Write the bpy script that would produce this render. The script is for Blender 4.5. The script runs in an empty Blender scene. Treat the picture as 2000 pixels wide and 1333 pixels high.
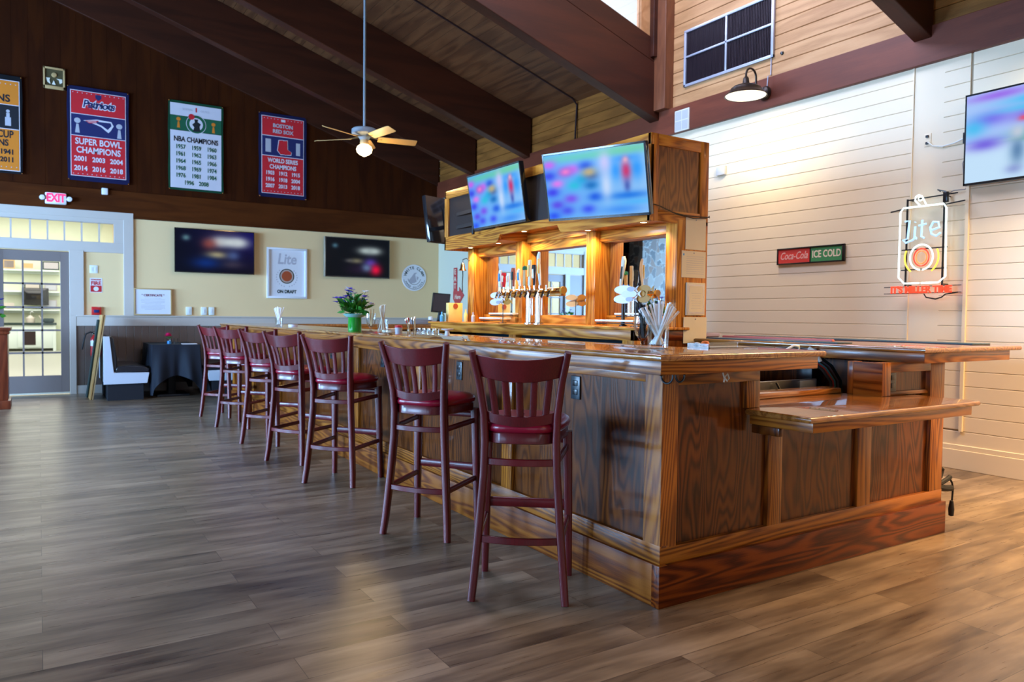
import bpy, bmesh, math, random
from mathutils import Vector, Matrix
random.seed(7)
PI = math.pi
sc = bpy.context.scene
COL = sc.collection

# ------------------------------------------------------------------ camera
cam_d = bpy.data.cameras.new('camera')
cam = bpy.data.objects.new('camera', cam_d)
COL.objects.link(cam)
cam_d.sensor_width = 36.0
cam_d.sensor_fit = 'HORIZONTAL'
cam_d.lens = 1461.7 * 36.0 / 2000.0
yaw, pitch, roll = -0.5638, 0.03454, 0.01083
fw = Vector((-math.sin(yaw) * math.cos(pitch), math.cos(yaw) * math.cos(pitch), -math.sin(pitch)))
rt = Vector((math.cos(yaw), math.sin(yaw), 0))
up = rt.cross(fw)
r2 = rt * math.cos(roll) + up * math.sin(roll)
u2 = -rt * math.sin(roll) + up * math.cos(roll)
cam.matrix_world = Matrix(((r2.x, u2.x, -fw.x, 0), (r2.y, u2.y, -fw.y, 0), (r2.z, u2.z, -fw.z, 1.25), (0, 0, 0, 1)))
cam_d.dof.use_dof = True
cam_d.dof.focus_distance = 3.6
cam_d.dof.aperture_fstop = 4.0
cam_d.clip_end = 200
sc.camera = cam

# ------------------------------------------------------------------ world, exposure
w = bpy.data.worlds.new('world')
sc.world = w
w.use_nodes = True
bgn = w.node_tree.nodes['Background']
bgn.inputs['Color'].default_value = (0.80, 0.90, 1.0, 1)
bgn.inputs['Strength'].default_value = 1.3
sc.view_settings.view_transform = 'Standard'
sc.view_settings.look = 'None'
sc.view_settings.gamma = 1.0
sc.view_settings.exposure = 0.0
sc.cycles.max_bounces = 7
sc.cycles.diffuse_bounces = 4
sc.cycles.glossy_bounces = 4
sc.cycles.transmission_bounces = 6
sc.cycles.transparent_max_bounces = 8
sc.cycles.sample_clamp_indirect = 4.0
sc.cycles.caustics_reflective = False
sc.cycles.caustics_refractive = False
sc.cycles.use_denoising = True

COOL = (0.33, 0.60, 1.0)
DAY = (0.74, 0.86, 1.0)
WARM = (1.0, 0.60, 0.26)


def area(name, loc, target, sx, sy, power, color, spread=PI):
    d = bpy.data.lights.new(name, 'AREA')
    d.shape = 'RECTANGLE'
    d.size, d.size_y = sx, sy
    d.energy = power
    d.color = color
    d.spread = spread
    o = bpy.data.objects.new(name, d)
    COL.objects.link(o)
    v = Vector(target) - Vector(loc)
    o.rotation_euler = v.to_track_quat('-Z', 'Y').to_euler()
    o.location = loc
    return o


# daylight entering by the windows of the left wall (X = -6.5)
for wy, ty, e in ((-0.6, -0.6, 75), (3.4, 5.5, 560), (7.4, 11.6, 1350), (11.0, 11.6, 1100)):
    area('window_daylight', (-6.6, wy, 1.75), (0, ty, 1.30), 2.5, 1.9, e, COOL)
# daylight entering by the windows behind the camera
for wx in (-2.6, 1.8):
    area('window_daylight_back', (wx, -4.9, 1.8), (wx, 0, 1.3), 3.0, 2.0, 10, (0.80, 0.88, 1.0))
# daylight in the raised clerestory bay
area('clerestory_daylight', (3.4, 7.5, 6.9), (6.4, 4.4, 4.3), 4.5, 1.8, 700, (0.66, 0.71, 1.0))
area('clerestory_daylight', (3.4, 3.1, 6.9), (6.4, 5.6, 4.3), 4.5, 1.8, 420, (0.66, 0.71, 1.0))
# warm fill lights added overhead without fixtures, strongest over the right-hand side
area('warm_fill_light', (5.7, 0.9, 3.3), (5.5, 1.0, 0), 1.2, 1.2, 190, WARM, 2.3)
area('warm_fill_light', (2.4, -2.0, 3.6), (3.0, 1.4, 0.2), 1.4, 1.4, 18, WARM)
area('warm_fill_light', (3.4, 8.6, 3.0), (3.4, 8.6, 0), 0.4, 0.4, 14, WARM)
# the lit lobby beyond the glass door
area('lobby_light', (-0.6, 17.0, 4.0), (-0.6, 17.0, 0), 5.0, 6.0, 400, (1.0, 0.98, 0.92))
area('lobby_light', (-0.6, 24.0, 4.0), (-0.6, 24.4, 0), 5.0, 5.0, 400, (1.0, 0.98, 0.92))

# ------------------------------------------------------------------ helpers
ROOTM = {}


class MB:
    def __init__(s):
        s.bm = bmesh.new()

    def box(s, x0, x1, y0, y1, z0, z1, b=0.0, seg=2):
        r = bmesh.ops.create_cube(s.bm, size=1.0)
        vs = r['verts']
        for v in vs:
            v.co = Vector(((x0 + x1) / 2 + v.co.x * (x1 - x0), (y0 + y1) / 2 + v.co.y * (y1 - y0), (z0 + z1) / 2 + v.co.z * (z1 - z0)))
        if b > 0:
            vset = set(vs)
            es = [e for e in s.bm.edges if e.verts[0] in vset and e.verts[1] in vset]
            bmesh.ops.bevel(s.bm, geom=es, offset=b, segments=seg, affect='EDGES', profile=0.5)
        return s

    def bar(s, p0, p1, w, d, up=(0, 0, 1), b=0.0, w1=None, d1=None):
        """rectangular bar from p0 to p1; w across, d along the up hint"""
        p0, p1 = Vector(p0), Vector(p1)
        return s.barpath([p0, p1], [(w, d), (w1 or w, d1 or d)], up)

    def barpath(s, pts, sizes, up=(0, 0, 1), round_=0.0):
        pts = [Vector(p) for p in pts]
        rings = []
        for i, p in enumerate(pts):
            a = pts[max(0, i - 1)]
            c = pts[min(len(pts) - 1, i + 1)]
            t = (c - a).normalized()
            x = t.cross(Vector(up)).normalized()
            y = x.cross(t).normalized()
            w_, d_ = sizes[i] if len(sizes) > 1 else sizes[0]
            w_, d_ = w_ / 2, d_ / 2
            if round_ > 0:
                k = min(round_, w_ * .9, d_ * .9)
                q = [(w_ - k, d_), (w_, d_ - k), (w_, -d_ + k), (w_ - k, -d_), (-w_ + k, -d_), (-w_, -d_ + k), (-w_, d_ - k), (-w_ + k, d_)]
            else:
                q = [(w_, d_), (w_, -d_), (-w_, -d_), (-w_, d_)]
            rings.append([p + x * a_ + y * b_ for a_, b_ in q])
        return s.loft(rings)

    def loft(s, rings, cap=True, closed=False):
        vr = [[s.bm.verts.new(p) for p in r] for r in rings]
        n = len(vr[0])
        m = len(vr)
        for i in range(m if closed else m - 1):
            a, b_ = vr[i], vr[(i + 1) % m]
            for j in range(n):
                k = (j + 1) % n
                s.bm.faces.new((a[j], a[k], b_[k], b_[j]))
        if cap and not closed:
            s.bm.faces.new(list(reversed(vr[0])))
            s.bm.faces.new(vr[-1])
        return s

    def tube(s, pts, r, n=8, closed=False, radii=None):
        pts = [Vector(p) for p in pts]
        rings = []
        m = len(pts)
        ref = None
        for i, p in enumerate(pts):
            if closed:
                t = (pts[(i + 1) % m] - pts[i - 1]).normalized()
            else:
                t = (pts[min(m - 1, i + 1)] - pts[max(0, i - 1)]).normalized()
            if ref is None:
                ref = Vector((0, 0, 1)) if abs(t.z) < .9 else Vector((1, 0, 0))
            x = t.cross(ref)
            if x.length < 1e-5:
                x = t.cross(Vector((0.3, 1, 0.2)))
            x.normalize()
            y = x.cross(t).normalized()
            ref = y
            rr = radii[i] if radii else r
            rings.append([p + (x * math.cos(2 * PI * k / n) + y * math.sin(2 * PI * k / n)) * rr for k in range(n)])
        return s.loft(rings, closed=closed)

    def cyl(s, p0, p1, r, r2=None, n=20):
        return s.tube([p0, p1], r, n, radii=[r, r if r2 is None else r2])

    def lathe(s, prof, c=(0, 0, 0), n=24, axis='z'):
        rings = []
        c = Vector(c)
        for r, z in prof:
            ring = []
            for k in range(n):
                a = 2 * PI * k / n
                x, y = max(r, 1e-4) * math.cos(a), max(r, 1e-4) * math.sin(a)
                ring.append(c + (Vector((x, y, z)) if axis == 'z' else Vector((x, -z, y)) if axis == '-y' else Vector((z, x, y))))
            rings.append(ring)
        return s.loft(rings)

    def prism(s, poly, a0, a1, plane='xy'):
        def P(u, v, a):
            return Vector((u, v, a)) if plane == 'xy' else Vector((u, a, v)) if plane == 'xz' else Vector((a, u, v))
        return s.loft([[P(u, v, a0) for u, v in poly], [P(u, v, a1) for u, v in poly]])

    def text(s, body, size, x, y, z, align='CENTER', bold=0.0, ext=0.001, sx=1.0, rot=0.0, shear=0.0, space=1.0):
        cu = bpy.data.curves.new('lettering_curve', 'FONT')
        cu.body = body
        cu.size = size
        cu.offset = bold
        cu.extrude = ext
        cu.shear = shear
        cu.space_character = space
        cu.align_x = align
        cu.align_y = 'CENTER'
        cu.resolution_u = 3
        ob = bpy.data.objects.new('lettering_curve', cu)
        me = bpy.data.meshes.new_from_object(ob)
        me.transform(Matrix.Translation((x, y, z)) @ Matrix.Rotation(rot, 4, 'Z') @ Matrix.Diagonal((sx, 1, 1, 1)))
        s.bm.from_mesh(me)
        bpy.data.objects.remove(ob)
        bpy.data.meshes.remove(me)
        bpy.data.curves.remove(cu)
        return s

    def add(s, other, M):
        me = bpy.data.meshes.new('tmp')
        other.bm.to_mesh(me)
        me.transform(M)
        s.bm.from_mesh(me)
        bpy.data.meshes.remove(me)
        return s

    def build(s, name, mat, parent=None, local=False, loc=None, smooth=True, angle=32, bevel=0.0):
        bmesh.ops.recalc_face_normals(s.bm, faces=s.bm.faces)
        me = bpy.data.meshes.new(name)
        s.bm.to_mesh(me)
        s.bm.free()
        o = bpy.data.objects.new(name, me)
        COL.objects.link(o)
        if parent is not None:
            M = ROOTM[parent.name]
            if not local:
                me.transform(M.inverted())
            o.parent = parent
            ROOTM[o.name] = M
        elif loc is not None:
            if not local:
                me.transform(Matrix.Translation(-Vector(loc)))
            o.location = loc
            ROOTM[o.name] = Matrix.Translation(Vector(loc))
        me.materials.append(mat)
        if smooth:
            for p in me.polygons:
                p.use_smooth = True
            me.set_sharp_from_angle(angle=math.radians(angle))
        if bevel > 0:
            m = o.modifiers.new('bevel', 'BEVEL')
            m.width = bevel
            m.segments = 2
            m.limit_method = 'ANGLE'
        return o


def tag(o, label, cat, group=None, kind=None):
    if label:
        o['label'] = label
    if cat:
        o['category'] = cat
    if group:
        o['group'] = group
    if kind:
        o['kind'] = kind
    return o


def structure(o):
    o['kind'] = 'structure'
    return o


def thing(name, label, cat, M=(0, 0, 0), group=None):
    o = bpy.data.objects.new(name, None)
    COL.objects.link(o)
    o.empty_display_size = 0.1
    if not isinstance(M, Matrix):
        M = Matrix.Translation(Vector(M))
    o.matrix_world = M
    ROOTM[o.name] = M
    return tag(o, label, cat, group)


def dup(root, M, label=None):
    def cp(o, par):
        c = o.copy()
        COL.objects.link(c)
        c.parent = par
        for ch in [q for q in bpy.data.objects if q.parent == o]:
            cp(ch, c)
        return c
    if not isinstance(M, Matrix):
        M = Matrix.Translation(Vector(M))
    r = cp(root, None)
    r.matrix_world = M
    if label:
        r['label'] = label
    return r


def basis(o, x, y, z):
    return Matrix(((x[0], y[0], z[0], o[0]), (x[1], y[1], z[1], o[1]), (x[2], y[2], z[2], o[2]), (0, 0, 0, 1)))


def FAR(x, z, y=12.95):       # frame on a surface that faces -Y
    return basis((x, y, z), (1, 0, 0), (0, 0, 1), (0, -1, 0))


def RIGHT(y, z, x=6.5):       # frame on a surface that faces -X
    return basis((x, y, z), (0, -1, 0), (0, 0, 1), (-1, 0, 0))


# ------------------------------------------------------------------ materials
def new_mat(name):
    m = bpy.data.materials.new(name)
    m.use_nodes = True
    nt = m.node_tree
    b = nt.nodes['Principled BSDF']
    return m, nt, b


def pbr(name, col, rough=0.5, metal=0.0, coat=0.0, spec=0.5, es=0.0, ecol=None, trans=0.0, ior=1.45, var=0.0, vscale=6.0, bump=0.0, alpha=1.0, coat_r=0.08):
    m, nt, b = new_mat(name)
    b.inputs['Base Color'].default_value = (*col, 1)
    b.inputs['Roughness'].default_value = rough
    b.inputs['Metallic'].default_value = metal
    b.inputs['Coat Weight'].default_value = coat
    b.inputs['Coat Roughness'].default_value = coat_r
    b.inputs['Specular IOR Level'].default_value = spec
    b.inputs['Transmission Weight'].default_value = trans
    b.inputs['IOR'].default_value = ior
    b.inputs['Alpha'].default_value = alpha
    if es > 0:
        b.inputs['Emission Color'].default_value = (*(ecol or col), 1)
        b.inputs['Emission Strength'].default_value = es
    tc = nt.nodes.new('ShaderNodeTexCoord')
    nz = nt.nodes.new('ShaderNodeTexNoise')
    nz.inputs['Scale'].default_value = vscale
    nz.inputs['Detail'].default_value = 4
    nt.links.new(tc.outputs['Object'], nz.inputs['Vector'])
    if var > 0:
        mx = nt.nodes.new('ShaderNodeMix')
        mx.data_type = 'RGBA'
        mx.inputs[6].default_value = (*[c * (1 - var) for c in col], 1)
        mx.inputs[7].default_value = (*[min(1, c * (1 + var)) for c in col], 1)
        nt.links.new(nz.outputs['Fac'], mx.inputs[0])
        nt.links.new(mx.outputs[2], b.inputs['Base Color'])
    if bump > 0:
        bp = nt.nodes.new('ShaderNodeBump')
        bp.inputs['Strength'].default_value = bump
        bp.inputs['Distance'].default_value = 0.01
        nt.links.new(nz.outputs['Fac'], bp.inputs['Height'])
        nt.links.new(bp.outputs['Normal'], b.inputs['Normal'])
    return m


def ramp(nt, stops, interp='LINEAR'):
    r = nt.nodes.new('ShaderNodeValToRGB')
    r.color_ramp.interpolation = interp
    e = r.color_ramp.elements
    e[0].position, e[0].color = stops[0][0], (*stops[0][1], 1)
    e[1].position, e[1].color = stops[-1][0], (*stops[-1][1], 1)
    for p, c in stops[1:-1]:
        n = e.new(p)
        n.color = (*c, 1)
    return r


def math_n(nt, op, a, b=None):
    n = nt.nodes.new('ShaderNodeMath')
    n.operation = op
    for i, v in enumerate((a, b)):
        if v is None:
            continue
        if isinstance(v, (int, float)):
            n.inputs[i].default_value = v
        else:
            nt.links.new(v, n.inputs[i])
    return n.outputs[0]


def wood(name, dark, mid, light, axis='z', scale=1.0, rings=9.0, rough=0.3, coat=0.4, contrast=1.0, along=0.13, spec=0.5, coat_r=0.12, pores=0.5):
    """oak-like: cathedral rings from contours of a stretched noise, plus fine pores"""
    m, nt, b = new_mat(name)
    L = nt.links.new
    tc = nt.nodes.new('ShaderNodeTexCoord')
    oi = nt.nodes.new('ShaderNodeObjectInfo')
    off = nt.nodes.new('ShaderNodeVectorMath')
    off.operation = 'ADD'
    sc3 = nt.nodes.new('ShaderNodeVectorMath')
    sc3.operation = 'SCALE'
    comb = nt.nodes.new('ShaderNodeCombineXYZ')
    for i in range(3):
        L(oi.outputs['Random'], comb.inputs[i])
    L(comb.outputs[0], sc3.inputs[0])
    sc3.inputs['Scale'].default_value = 17.0
    L(tc.outputs['Object'], off.inputs[0])
    L(sc3.outputs[0], off.inputs[1])
    ai = 'xyz'.index(axis)
    mp = nt.nodes.new('ShaderNodeMapping')
    v = [1.0, 1.0, 1.0]
    v[ai] = along
    mp.inputs['Scale'].default_value = v
    L(off.outputs[0], mp.inputs['Vector'])
    nz = nt.nodes.new('ShaderNodeTexNoise')
    nz.inputs['Scale'].default_value = 5.0 * scale
    nz.inputs['Detail'].default_value = 2.0
    nz.inputs['Roughness'].default_value = 0.45
    nz.inputs['Distortion'].default_value = 0.15
    L(mp.outputs[0], nz.inputs['Vector'])
    ph = math_n(nt, 'MULTIPLY', nz.outputs['Fac'], rings * 2 * PI)
    sn = math_n(nt, 'SINE', ph)
    sn = math_n(nt, 'MULTIPLY_ADD', sn, 0.5)
    sn.node.inputs[2].default_value = 0.5
    mp2 = nt.nodes.new('ShaderNodeMapping')
    v = [1.0, 1.0, 1.0]
    v[ai] = 0.035
    mp2.inputs['Scale'].default_value = v
    L(off.outputs[0], mp2.inputs['Vector'])
    n2 = nt.nodes.new('ShaderNodeTexNoise')
    n2.inputs['Scale'].default_value = 260.0
    n2.inputs['Detail'].default_value = 1.0
    L(mp2.outputs[0], n2.inputs['Vector'])
    n3 = nt.nodes.new('ShaderNodeTexNoise')
    n3.inputs['Scale'].default_value = 2.2
    n3.inputs['Detail'].default_value = 2.0
    L(mp.outputs[0], n3.inputs['Vector'])
    p = math_n(nt, 'MULTIPLY', n2.outputs['Fac'], pores)
    t = math_n(nt, 'MULTIPLY', sn, contrast * 0.62)
    t = math_n(nt, 'ADD', t, p)
    t3 = math_n(nt, 'MULTIPLY', n3.outputs['Fac'], 0.35)
    t = math_n(nt, 'ADD', t, t3)
    r = ramp(nt, [(0.22, dark), (0.55, mid), (1.05 if False else 1.0, light)])
    L(t, r.inputs[0])
    L(r.outputs[0], b.inputs['Base Color'])
    b.inputs['Roughness'].default_value = rough
    b.inputs['Coat Weight'].default_value = coat
    b.inputs['Coat Roughness'].default_value = coat_r
    b.inputs['Specular IOR Level'].default_value = spec
    bp = nt.nodes.new('ShaderNodeBump')
    bp.inputs['Strength'].default_value = 0.12
    bp.inputs['Distance'].default_value = 0.004
    L(t, bp.inputs['Height'])
    L(bp.outputs['Normal'], b.inputs['Normal'])
    return m


OAK_D, OAK_M, OAK_L = (0.030, 0.007, 0.001), (0.225, 0.060, 0.005), (0.40, 0.135, 0.015)
PAN_D, PAN_M, PAN_L = (0.022, 0.005, 0.001), (0.105, 0.025, 0.003), (0.175, 0.048, 0.006)
oak = {a: wood('oak_trim_' + a, OAK_D, OAK_M, OAK_L, a, rings=24, along=.07, coat=.22, spec=.3, rough=.34) for a in 'xyz'}
oak_panel = wood('oak_panel_z', PAN_D, PAN_M, PAN_L, 'z', scale=1.0, rings=20, rough=0.30, contrast=0.75, along=.16, coat=.27, spec=.2, pores=.35, coat_r=.05)
TOE_D, TOE_M, TOE_L = (0.030, 0.007, 0.002), (0.17, 0.038, 0.004), (0.30, 0.090, 0.010)
toe = {a: wood('oak_toe_' + a, TOE_D, TOE_M, TOE_L, a, scale=1.0, rings=17, along=.10, coat=.05, spec=.2, rough=.45) for a in 'xy'}
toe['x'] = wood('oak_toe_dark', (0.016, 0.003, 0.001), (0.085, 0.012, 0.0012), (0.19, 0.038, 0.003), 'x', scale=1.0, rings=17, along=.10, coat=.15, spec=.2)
TOP = dict(rough=0.22, coat=.75, coat_r=0.02)
oak_top = {a: wood('oak_lacquered_' + a, (0.08, 0.022, 0.004), (0.30, 0.105, 0.018), (0.46, 0.20, 0.045), a, scale=1.0, rings=20, contrast=.5, **TOP) for a in 'xy'}
BK_D, BK_M, BK_L = (0.11, 0.026, 0.003), (0.46, 0.150, 0.013), (0.66, 0.28, 0.038)
oak_back = {a: wood('oak_backbar_' + a, BK_D, BK_M, BK_L, a, rough=0.42, coat=0.12, spec=.2, rings=20, along=.08, contrast=.8) for a in 'xyz'}
canopy_panel = wood('oak_canopy_panel', (0.05, 0.013, 0.003), (0.15, 0.047, 0.008), (0.25, 0.09, 0.018), 'z', scale=1.0, rings=18, rough=.4, coat=.12, spec=.2, along=.2)
brown_wall = wood('brown_boards', (0.024, 0.0046, 0.0008), (0.046, 0.0098, 0.0012), (0.074, 0.018, 0.0026), 'z', rough=0.8, coat=0.0, contrast=.3, rings=3, pores=.3, spec=.08)
header_wood = wood('brown_header', (0.045, 0.010, 0.0014), (0.082, 0.020, 0.0030), (0.12, 0.034, 0.006), 'x', rough=0.75, coat=0.0, contrast=.35, rings=3, pores=.3, spec=.1)
rafter_wood = wood('rafter_stain', (0.026, 0.0055, 0.0018), (0.052, 0.0110, 0.0034), (0.082, 0.019, 0.006), 'x', rough=0.5, coat=0.0, contrast=.3, rings=3, pores=.3, spec=.35)
header_y = wood('header_stain_y', (0.10, 0.022, 0.009), (0.165, 0.038, 0.016), (0.23, 0.060, 0.027), 'y', rough=0.5, coat=0.0, contrast=.3, rings=3, pores=.3, spec=.35)
pine = wood('pine_siding', (0.36, 0.17, 0.065), (0.54, 0.285, 0.125), (0.68, 0.42, 0.22), 'y', rough=0.55, coat=0.0, contrast=.35, rings=4, pores=.3, spec=.3)
pine_shaded = wood('shaded_pine_siding', (0.13, 0.048, 0.010), (0.27, 0.105, 0.022), (0.38, 0.17, 0.045), 'y', rough=0.6, coat=0.0, contrast=.35, rings=4, pores=.3, spec=.15)  # same pine siding, with the dimmer light on the side bands put into the colour
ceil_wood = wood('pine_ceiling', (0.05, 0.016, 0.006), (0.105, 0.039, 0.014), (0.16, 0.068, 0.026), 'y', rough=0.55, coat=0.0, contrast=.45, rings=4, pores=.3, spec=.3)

M_white = pbr('white_trim_paint', (0.55, 0.50, 0.45), 0.45, var=.03)
M_ship = pbr('white_shiplap_paint', (0.82, 0.70, 0.50), 0.42, var=.03, vscale=1.5)
M_gap = pbr('shiplap_gap', (0.42, 0.33, 0.22), 0.8)
M_beige = pbr('beige_wall_paint', (0.82, 0.60, 0.32), 0.7, var=.03, vscale=2)
M_mint = pbr('pale_wall_paint', (0.64, 0.64, 0.50), 0.7)
M_wains = pbr('taupe_wainscot_paint', (0.16, 0.115, 0.095), 0.4, var=.06)
M_taupe = pbr('taupe_door_paint', (0.20, 0.165, 0.155), 0.4, var=.04)
def window_glass():
    m = bpy.data.materials.new('window_glass')
    m.use_nodes = True
    nt = m.node_tree
    nt.nodes.clear()
    out = nt.nodes.new('ShaderNodeOutputMaterial')
    mix = nt.nodes.new('ShaderNodeMixShader')
    tr = nt.nodes.new('ShaderNodeBsdfTransparent')
    gl = nt.nodes.new('ShaderNodeBsdfGlossy')
    gl.inputs['Roughness'].default_value = 0.02
    fr = nt.nodes.new('ShaderNodeFresnel')
    fr.inputs['IOR'].default_value = 1.35
    nt.links.new(fr.outputs[0], mix.inputs[0])
    nt.links.new(tr.outputs[0], mix.inputs[1])
    nt.links.new(gl.outputs[0], mix.inputs[2])
    nt.links.new(mix.outputs[0], out.inputs['Surface'])
    return m


M_glass = window_glass()
M_glassw = window_glass()
M_glassw.name = 'drinking_glass'
for n_ in M_glassw.node_tree.nodes:
    if n_.type == 'FRESNEL':
        n_.inputs['IOR'].default_value = 1.5
    if n_.type == 'BSDF_TRANSPARENT':
        n_.inputs['Color'].default_value = (0.96, 0.98, 0.98, 1)
_nt = M_glassw.node_tree
_fr = [n_ for n_ in _nt.nodes if n_.type == 'FRESNEL'][0]
_mx = [n_ for n_ in _nt.nodes if n_.type == 'MIX_SHADER'][0]
_nt.links.new(math_n(_nt, 'MULTIPLY', _fr.outputs[0], 0.45), _mx.inputs[0])
M_mirror = pbr('mirror_silver', (0.86, 0.90, 0.92), 0.015, metal=1.0)
M_black = pbr('black_plastic', (0.010, 0.011, 0.013), 0.28, var=.1)
M_blackm = pbr('matte_black_metal', (0.012, 0.013, 0.015), 0.5)
M_bezel = pbr('tv_bezel', (0.012, 0.013, 0.016), 0.12, coat=.5)
M_silver = pbr('silver_bezel', (0.62, 0.70, 0.72), 0.25, metal=.8)
M_steel = pbr('brushed_steel', (0.60, 0.62, 0.64), 0.28, metal=1.0, var=.08, vscale=30)
M_chrome = pbr('chrome', (0.90, 0.88, 0.84), 0.08, metal=1.0)
M_brass = pbr('brass', (0.85, 0.55, 0.22), 0.18, metal=1.0)
M_galv = pbr('lamp_bronze', (0.030, 0.022, 0.018), 0.35, metal=.6)
M_lampin = pbr('lamp_white_enamel', (0.95, 0.92, 0.85), 0.4, es=1.6, ecol=(1.0, 0.90, 0.66))
M_bulb = pbr('warm_bulb', (1, 0.9, 0.7), 0.4, es=14.0, ecol=(1.0, 0.80, 0.45))
M_puck = pbr('downlight_lens', (1, 0.95, 0.8), 0.4, es=9.0, ecol=(1.0, 0.86, 0.55))
M_mahog = wood('mahogany_stain', (0.065, 0.0022, 0.004), (0.125, 0.0045, 0.0075), (0.19, 0.009, 0.013), 'z', rough=0.34, coat=0.25, contrast=.4, rings=3, pores=.5, coat_r=.15)
M_vinyl = pbr('burgundy_vinyl', (0.27, 0.003, 0.024), 0.30, coat=.25, var=.12, vscale=9, bump=.05)
M_vinyld = pbr('black_vinyl', (0.012, 0.013, 0.018), 0.32, coat=.3, var=.1)
M_cloth = pbr('black_tablecloth', (0.004, 0.008, 0.018), 0.75, var=.2, vscale=3)
M_booth = pbr('pale_booth_laminate', (0.60, 0.66, 0.76), 0.35, var=.03)
M_rubber = pbr('black_rubber', (0.010, 0.010, 0.011), 0.6)
M_cable = pbr('cable_grey', (0.30, 0.29, 0.30), 0.5)
M_paper = pbr('white_paper', (0.80, 0.76, 0.66), 0.6, var=.03)
M_cream = pbr('cream_paper', (0.74, 0.66, 0.50), 0.6, var=.04)
M_ink = pbr('grey_print', (0.22, 0.22, 0.24), 0.7)
M_frame = pbr('silver_picture_frame', (0.42, 0.40, 0.42), 0.3, metal=.5)
M_plate = pbr('white_switch_plate', (0.78, 0.82, 0.78), 0.4)
M_bplate = pbr('dark_outlet_plate', (0.02, 0.035, 0.045), 0.3)
M_red = pbr('red_enamel', (0.55, 0.02, 0.02), 0.3, coat=.3)
M_navy = pbr('navy_cloth', (0.012, 0.016, 0.105), 0.8)
M_bred = pbr('red_cloth', (0.58, 0.012, 0.022), 0.8, var=.18, vscale=3)
M_bwhite = pbr('white_cloth', (0.66, 0.64, 0.72), 0.8, var=.1, vscale=3)
M_green = pbr('green_cloth', (0.006, 0.10, 0.045), 0.8)
M_gold = pbr('gold_cloth', (0.66, 0.20, 0.012), 0.8, var=.1, vscale=3)
M_cblack = pbr('black_cloth', (0.008, 0.009, 0.014), 0.8)
M_lgrey = pbr('light_grey_print', (0.45, 0.45, 0.52), 0.8)
M_dgrn = pbr('dark_print', (0.010, 0.030, 0.028), 0.7)
M_post = pbr('poster_white', (0.72, 0.74, 0.80), 0.45)
M_postframe = pbr('poster_frame_white', (0.78, 0.80, 0.86), 0.35)
M_orange = pbr('copper_print', (0.36, 0.065, 0.018), 0.6)
M_leaf = pbr('leaf_green', (0.035, 0.20, 0.015), 0.45, var=.35, vscale=30)
M_purple = pbr('purple_petal', (0.10, 0.06, 0.55), 0.6, var=.3, vscale=20)
M_petal = pbr('white_petal', (0.80, 0.82, 0.80), 0.6)
M_pink = pbr('pink_petal', (0.75, 0.015, 0.14), 0.5, var=.2, vscale=20)
M_greenglass = pbr('green_vase_glass', (0.02, 0.42, 0.04), 0.06, trans=.35, ior=1.3, coat=.5)
M_straww = pbr('white_paper_straw', (0.96, 0.96, 0.95), 0.6)
M_strawb = pbr('black_straw', (0.018, 0.020, 0.022), 0.35)
M_tan = pbr('tan_wood', (0.52, 0.34, 0.15), 0.5, var=.1)
M_stand = wood('cherry_stand', (0.085, 0.012, 0.004), (0.20, 0.036, 0.012), (0.30, 0.07, 0.022), 'z', rough=.35, coat=.3, contrast=.4)
M_light = pbr('pale_fan_wood', (0.52, 0.30, 0.10), 0.45, var=.1)
M_fan = pbr('grey_fan_metal', (0.26, 0.30, 0.34), 0.4)
M_vent = pbr('white_vent', (0.62, 0.62, 0.58), 0.5)
M_filter = pbr('dark_grille', (0.022, 0.010, 0.012), 0.35)
M_grframe = pbr('grille_frame', (0.42, 0.44, 0.52), 0.35, metal=.3)
M_teal = pbr('dark_cooler', (0.012, 0.050, 0.075), 0.35)
M_yellow = pbr('yellow_card', (0.85, 0.60, 0.20), 0.6, var=.2, vscale=14)
M_blue = pbr('blue_plastic', (0.05, 0.30, 0.65), 0.4)
M_amber = pbr('amber_cutout', (0.42, 0.20, 0.02), 0.4)
M_fishw = pbr('white_cutout', (0.82, 0.80, 0.78), 0.4)
M_fishg = pbr('grey_cutout', (0.42, 0.44, 0.50), 0.4)
M_redp = pbr('red_print', (0.50, 0.015, 0.02), 0.6)
M_eat = pbr('red_tin_sign', (0.50, 0.06, 0.06), 0.5, var=.15)
M_signred = pbr('red_sign_field', (0.62, 0.05, 0.04), 0.5)
M_signgrn = pbr('green_sign_field', (0.05, 0.25, 0.09), 0.5)
M_exit = pbr('exit_letters', (1, 0.02, 0.10), 0.5, es=1.9, ecol=(1.0, 0.03, 0.12))
M_ndr = pbr('red_neon_tube', (1, 0.05, 0.02), 0.4, es=1.3, ecol=(1.0, 0.055, 0.02))
M_ndo = pbr('orange_neon_tube', (1, 0.3, 0.1), 0.4, es=1.3, ecol=(1.0, 0.16, 0.03))
M_ndw = pbr('white_neon_tube', (0.8, 1, 1), 0.4, es=1.7, ecol=(0.70, 1.0, 1.0))
M_ndb = pbr('blue_neon_tube', (0.4, 0.7, 1), 0.4, es=0.9, ecol=(0.38, 0.62, 1.0))
M_ndy = pbr('yellow_neon_tube', (1, 0.9, 0.1), 0.4, es=1.0, ecol=(1.0, 0.75, 0.05))
M_lobwall = pbr('lobby_cream_paint', (0.62, 0.66, 0.52), 0.7)
M_lobcab = pbr('lobby_white_cabinet', (0.66, 0.74, 0.72), 0.5)
M_lobfloor = pbr('lobby_floor', (0.34, 0.34, 0.29), 0.4, var=.1)


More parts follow.
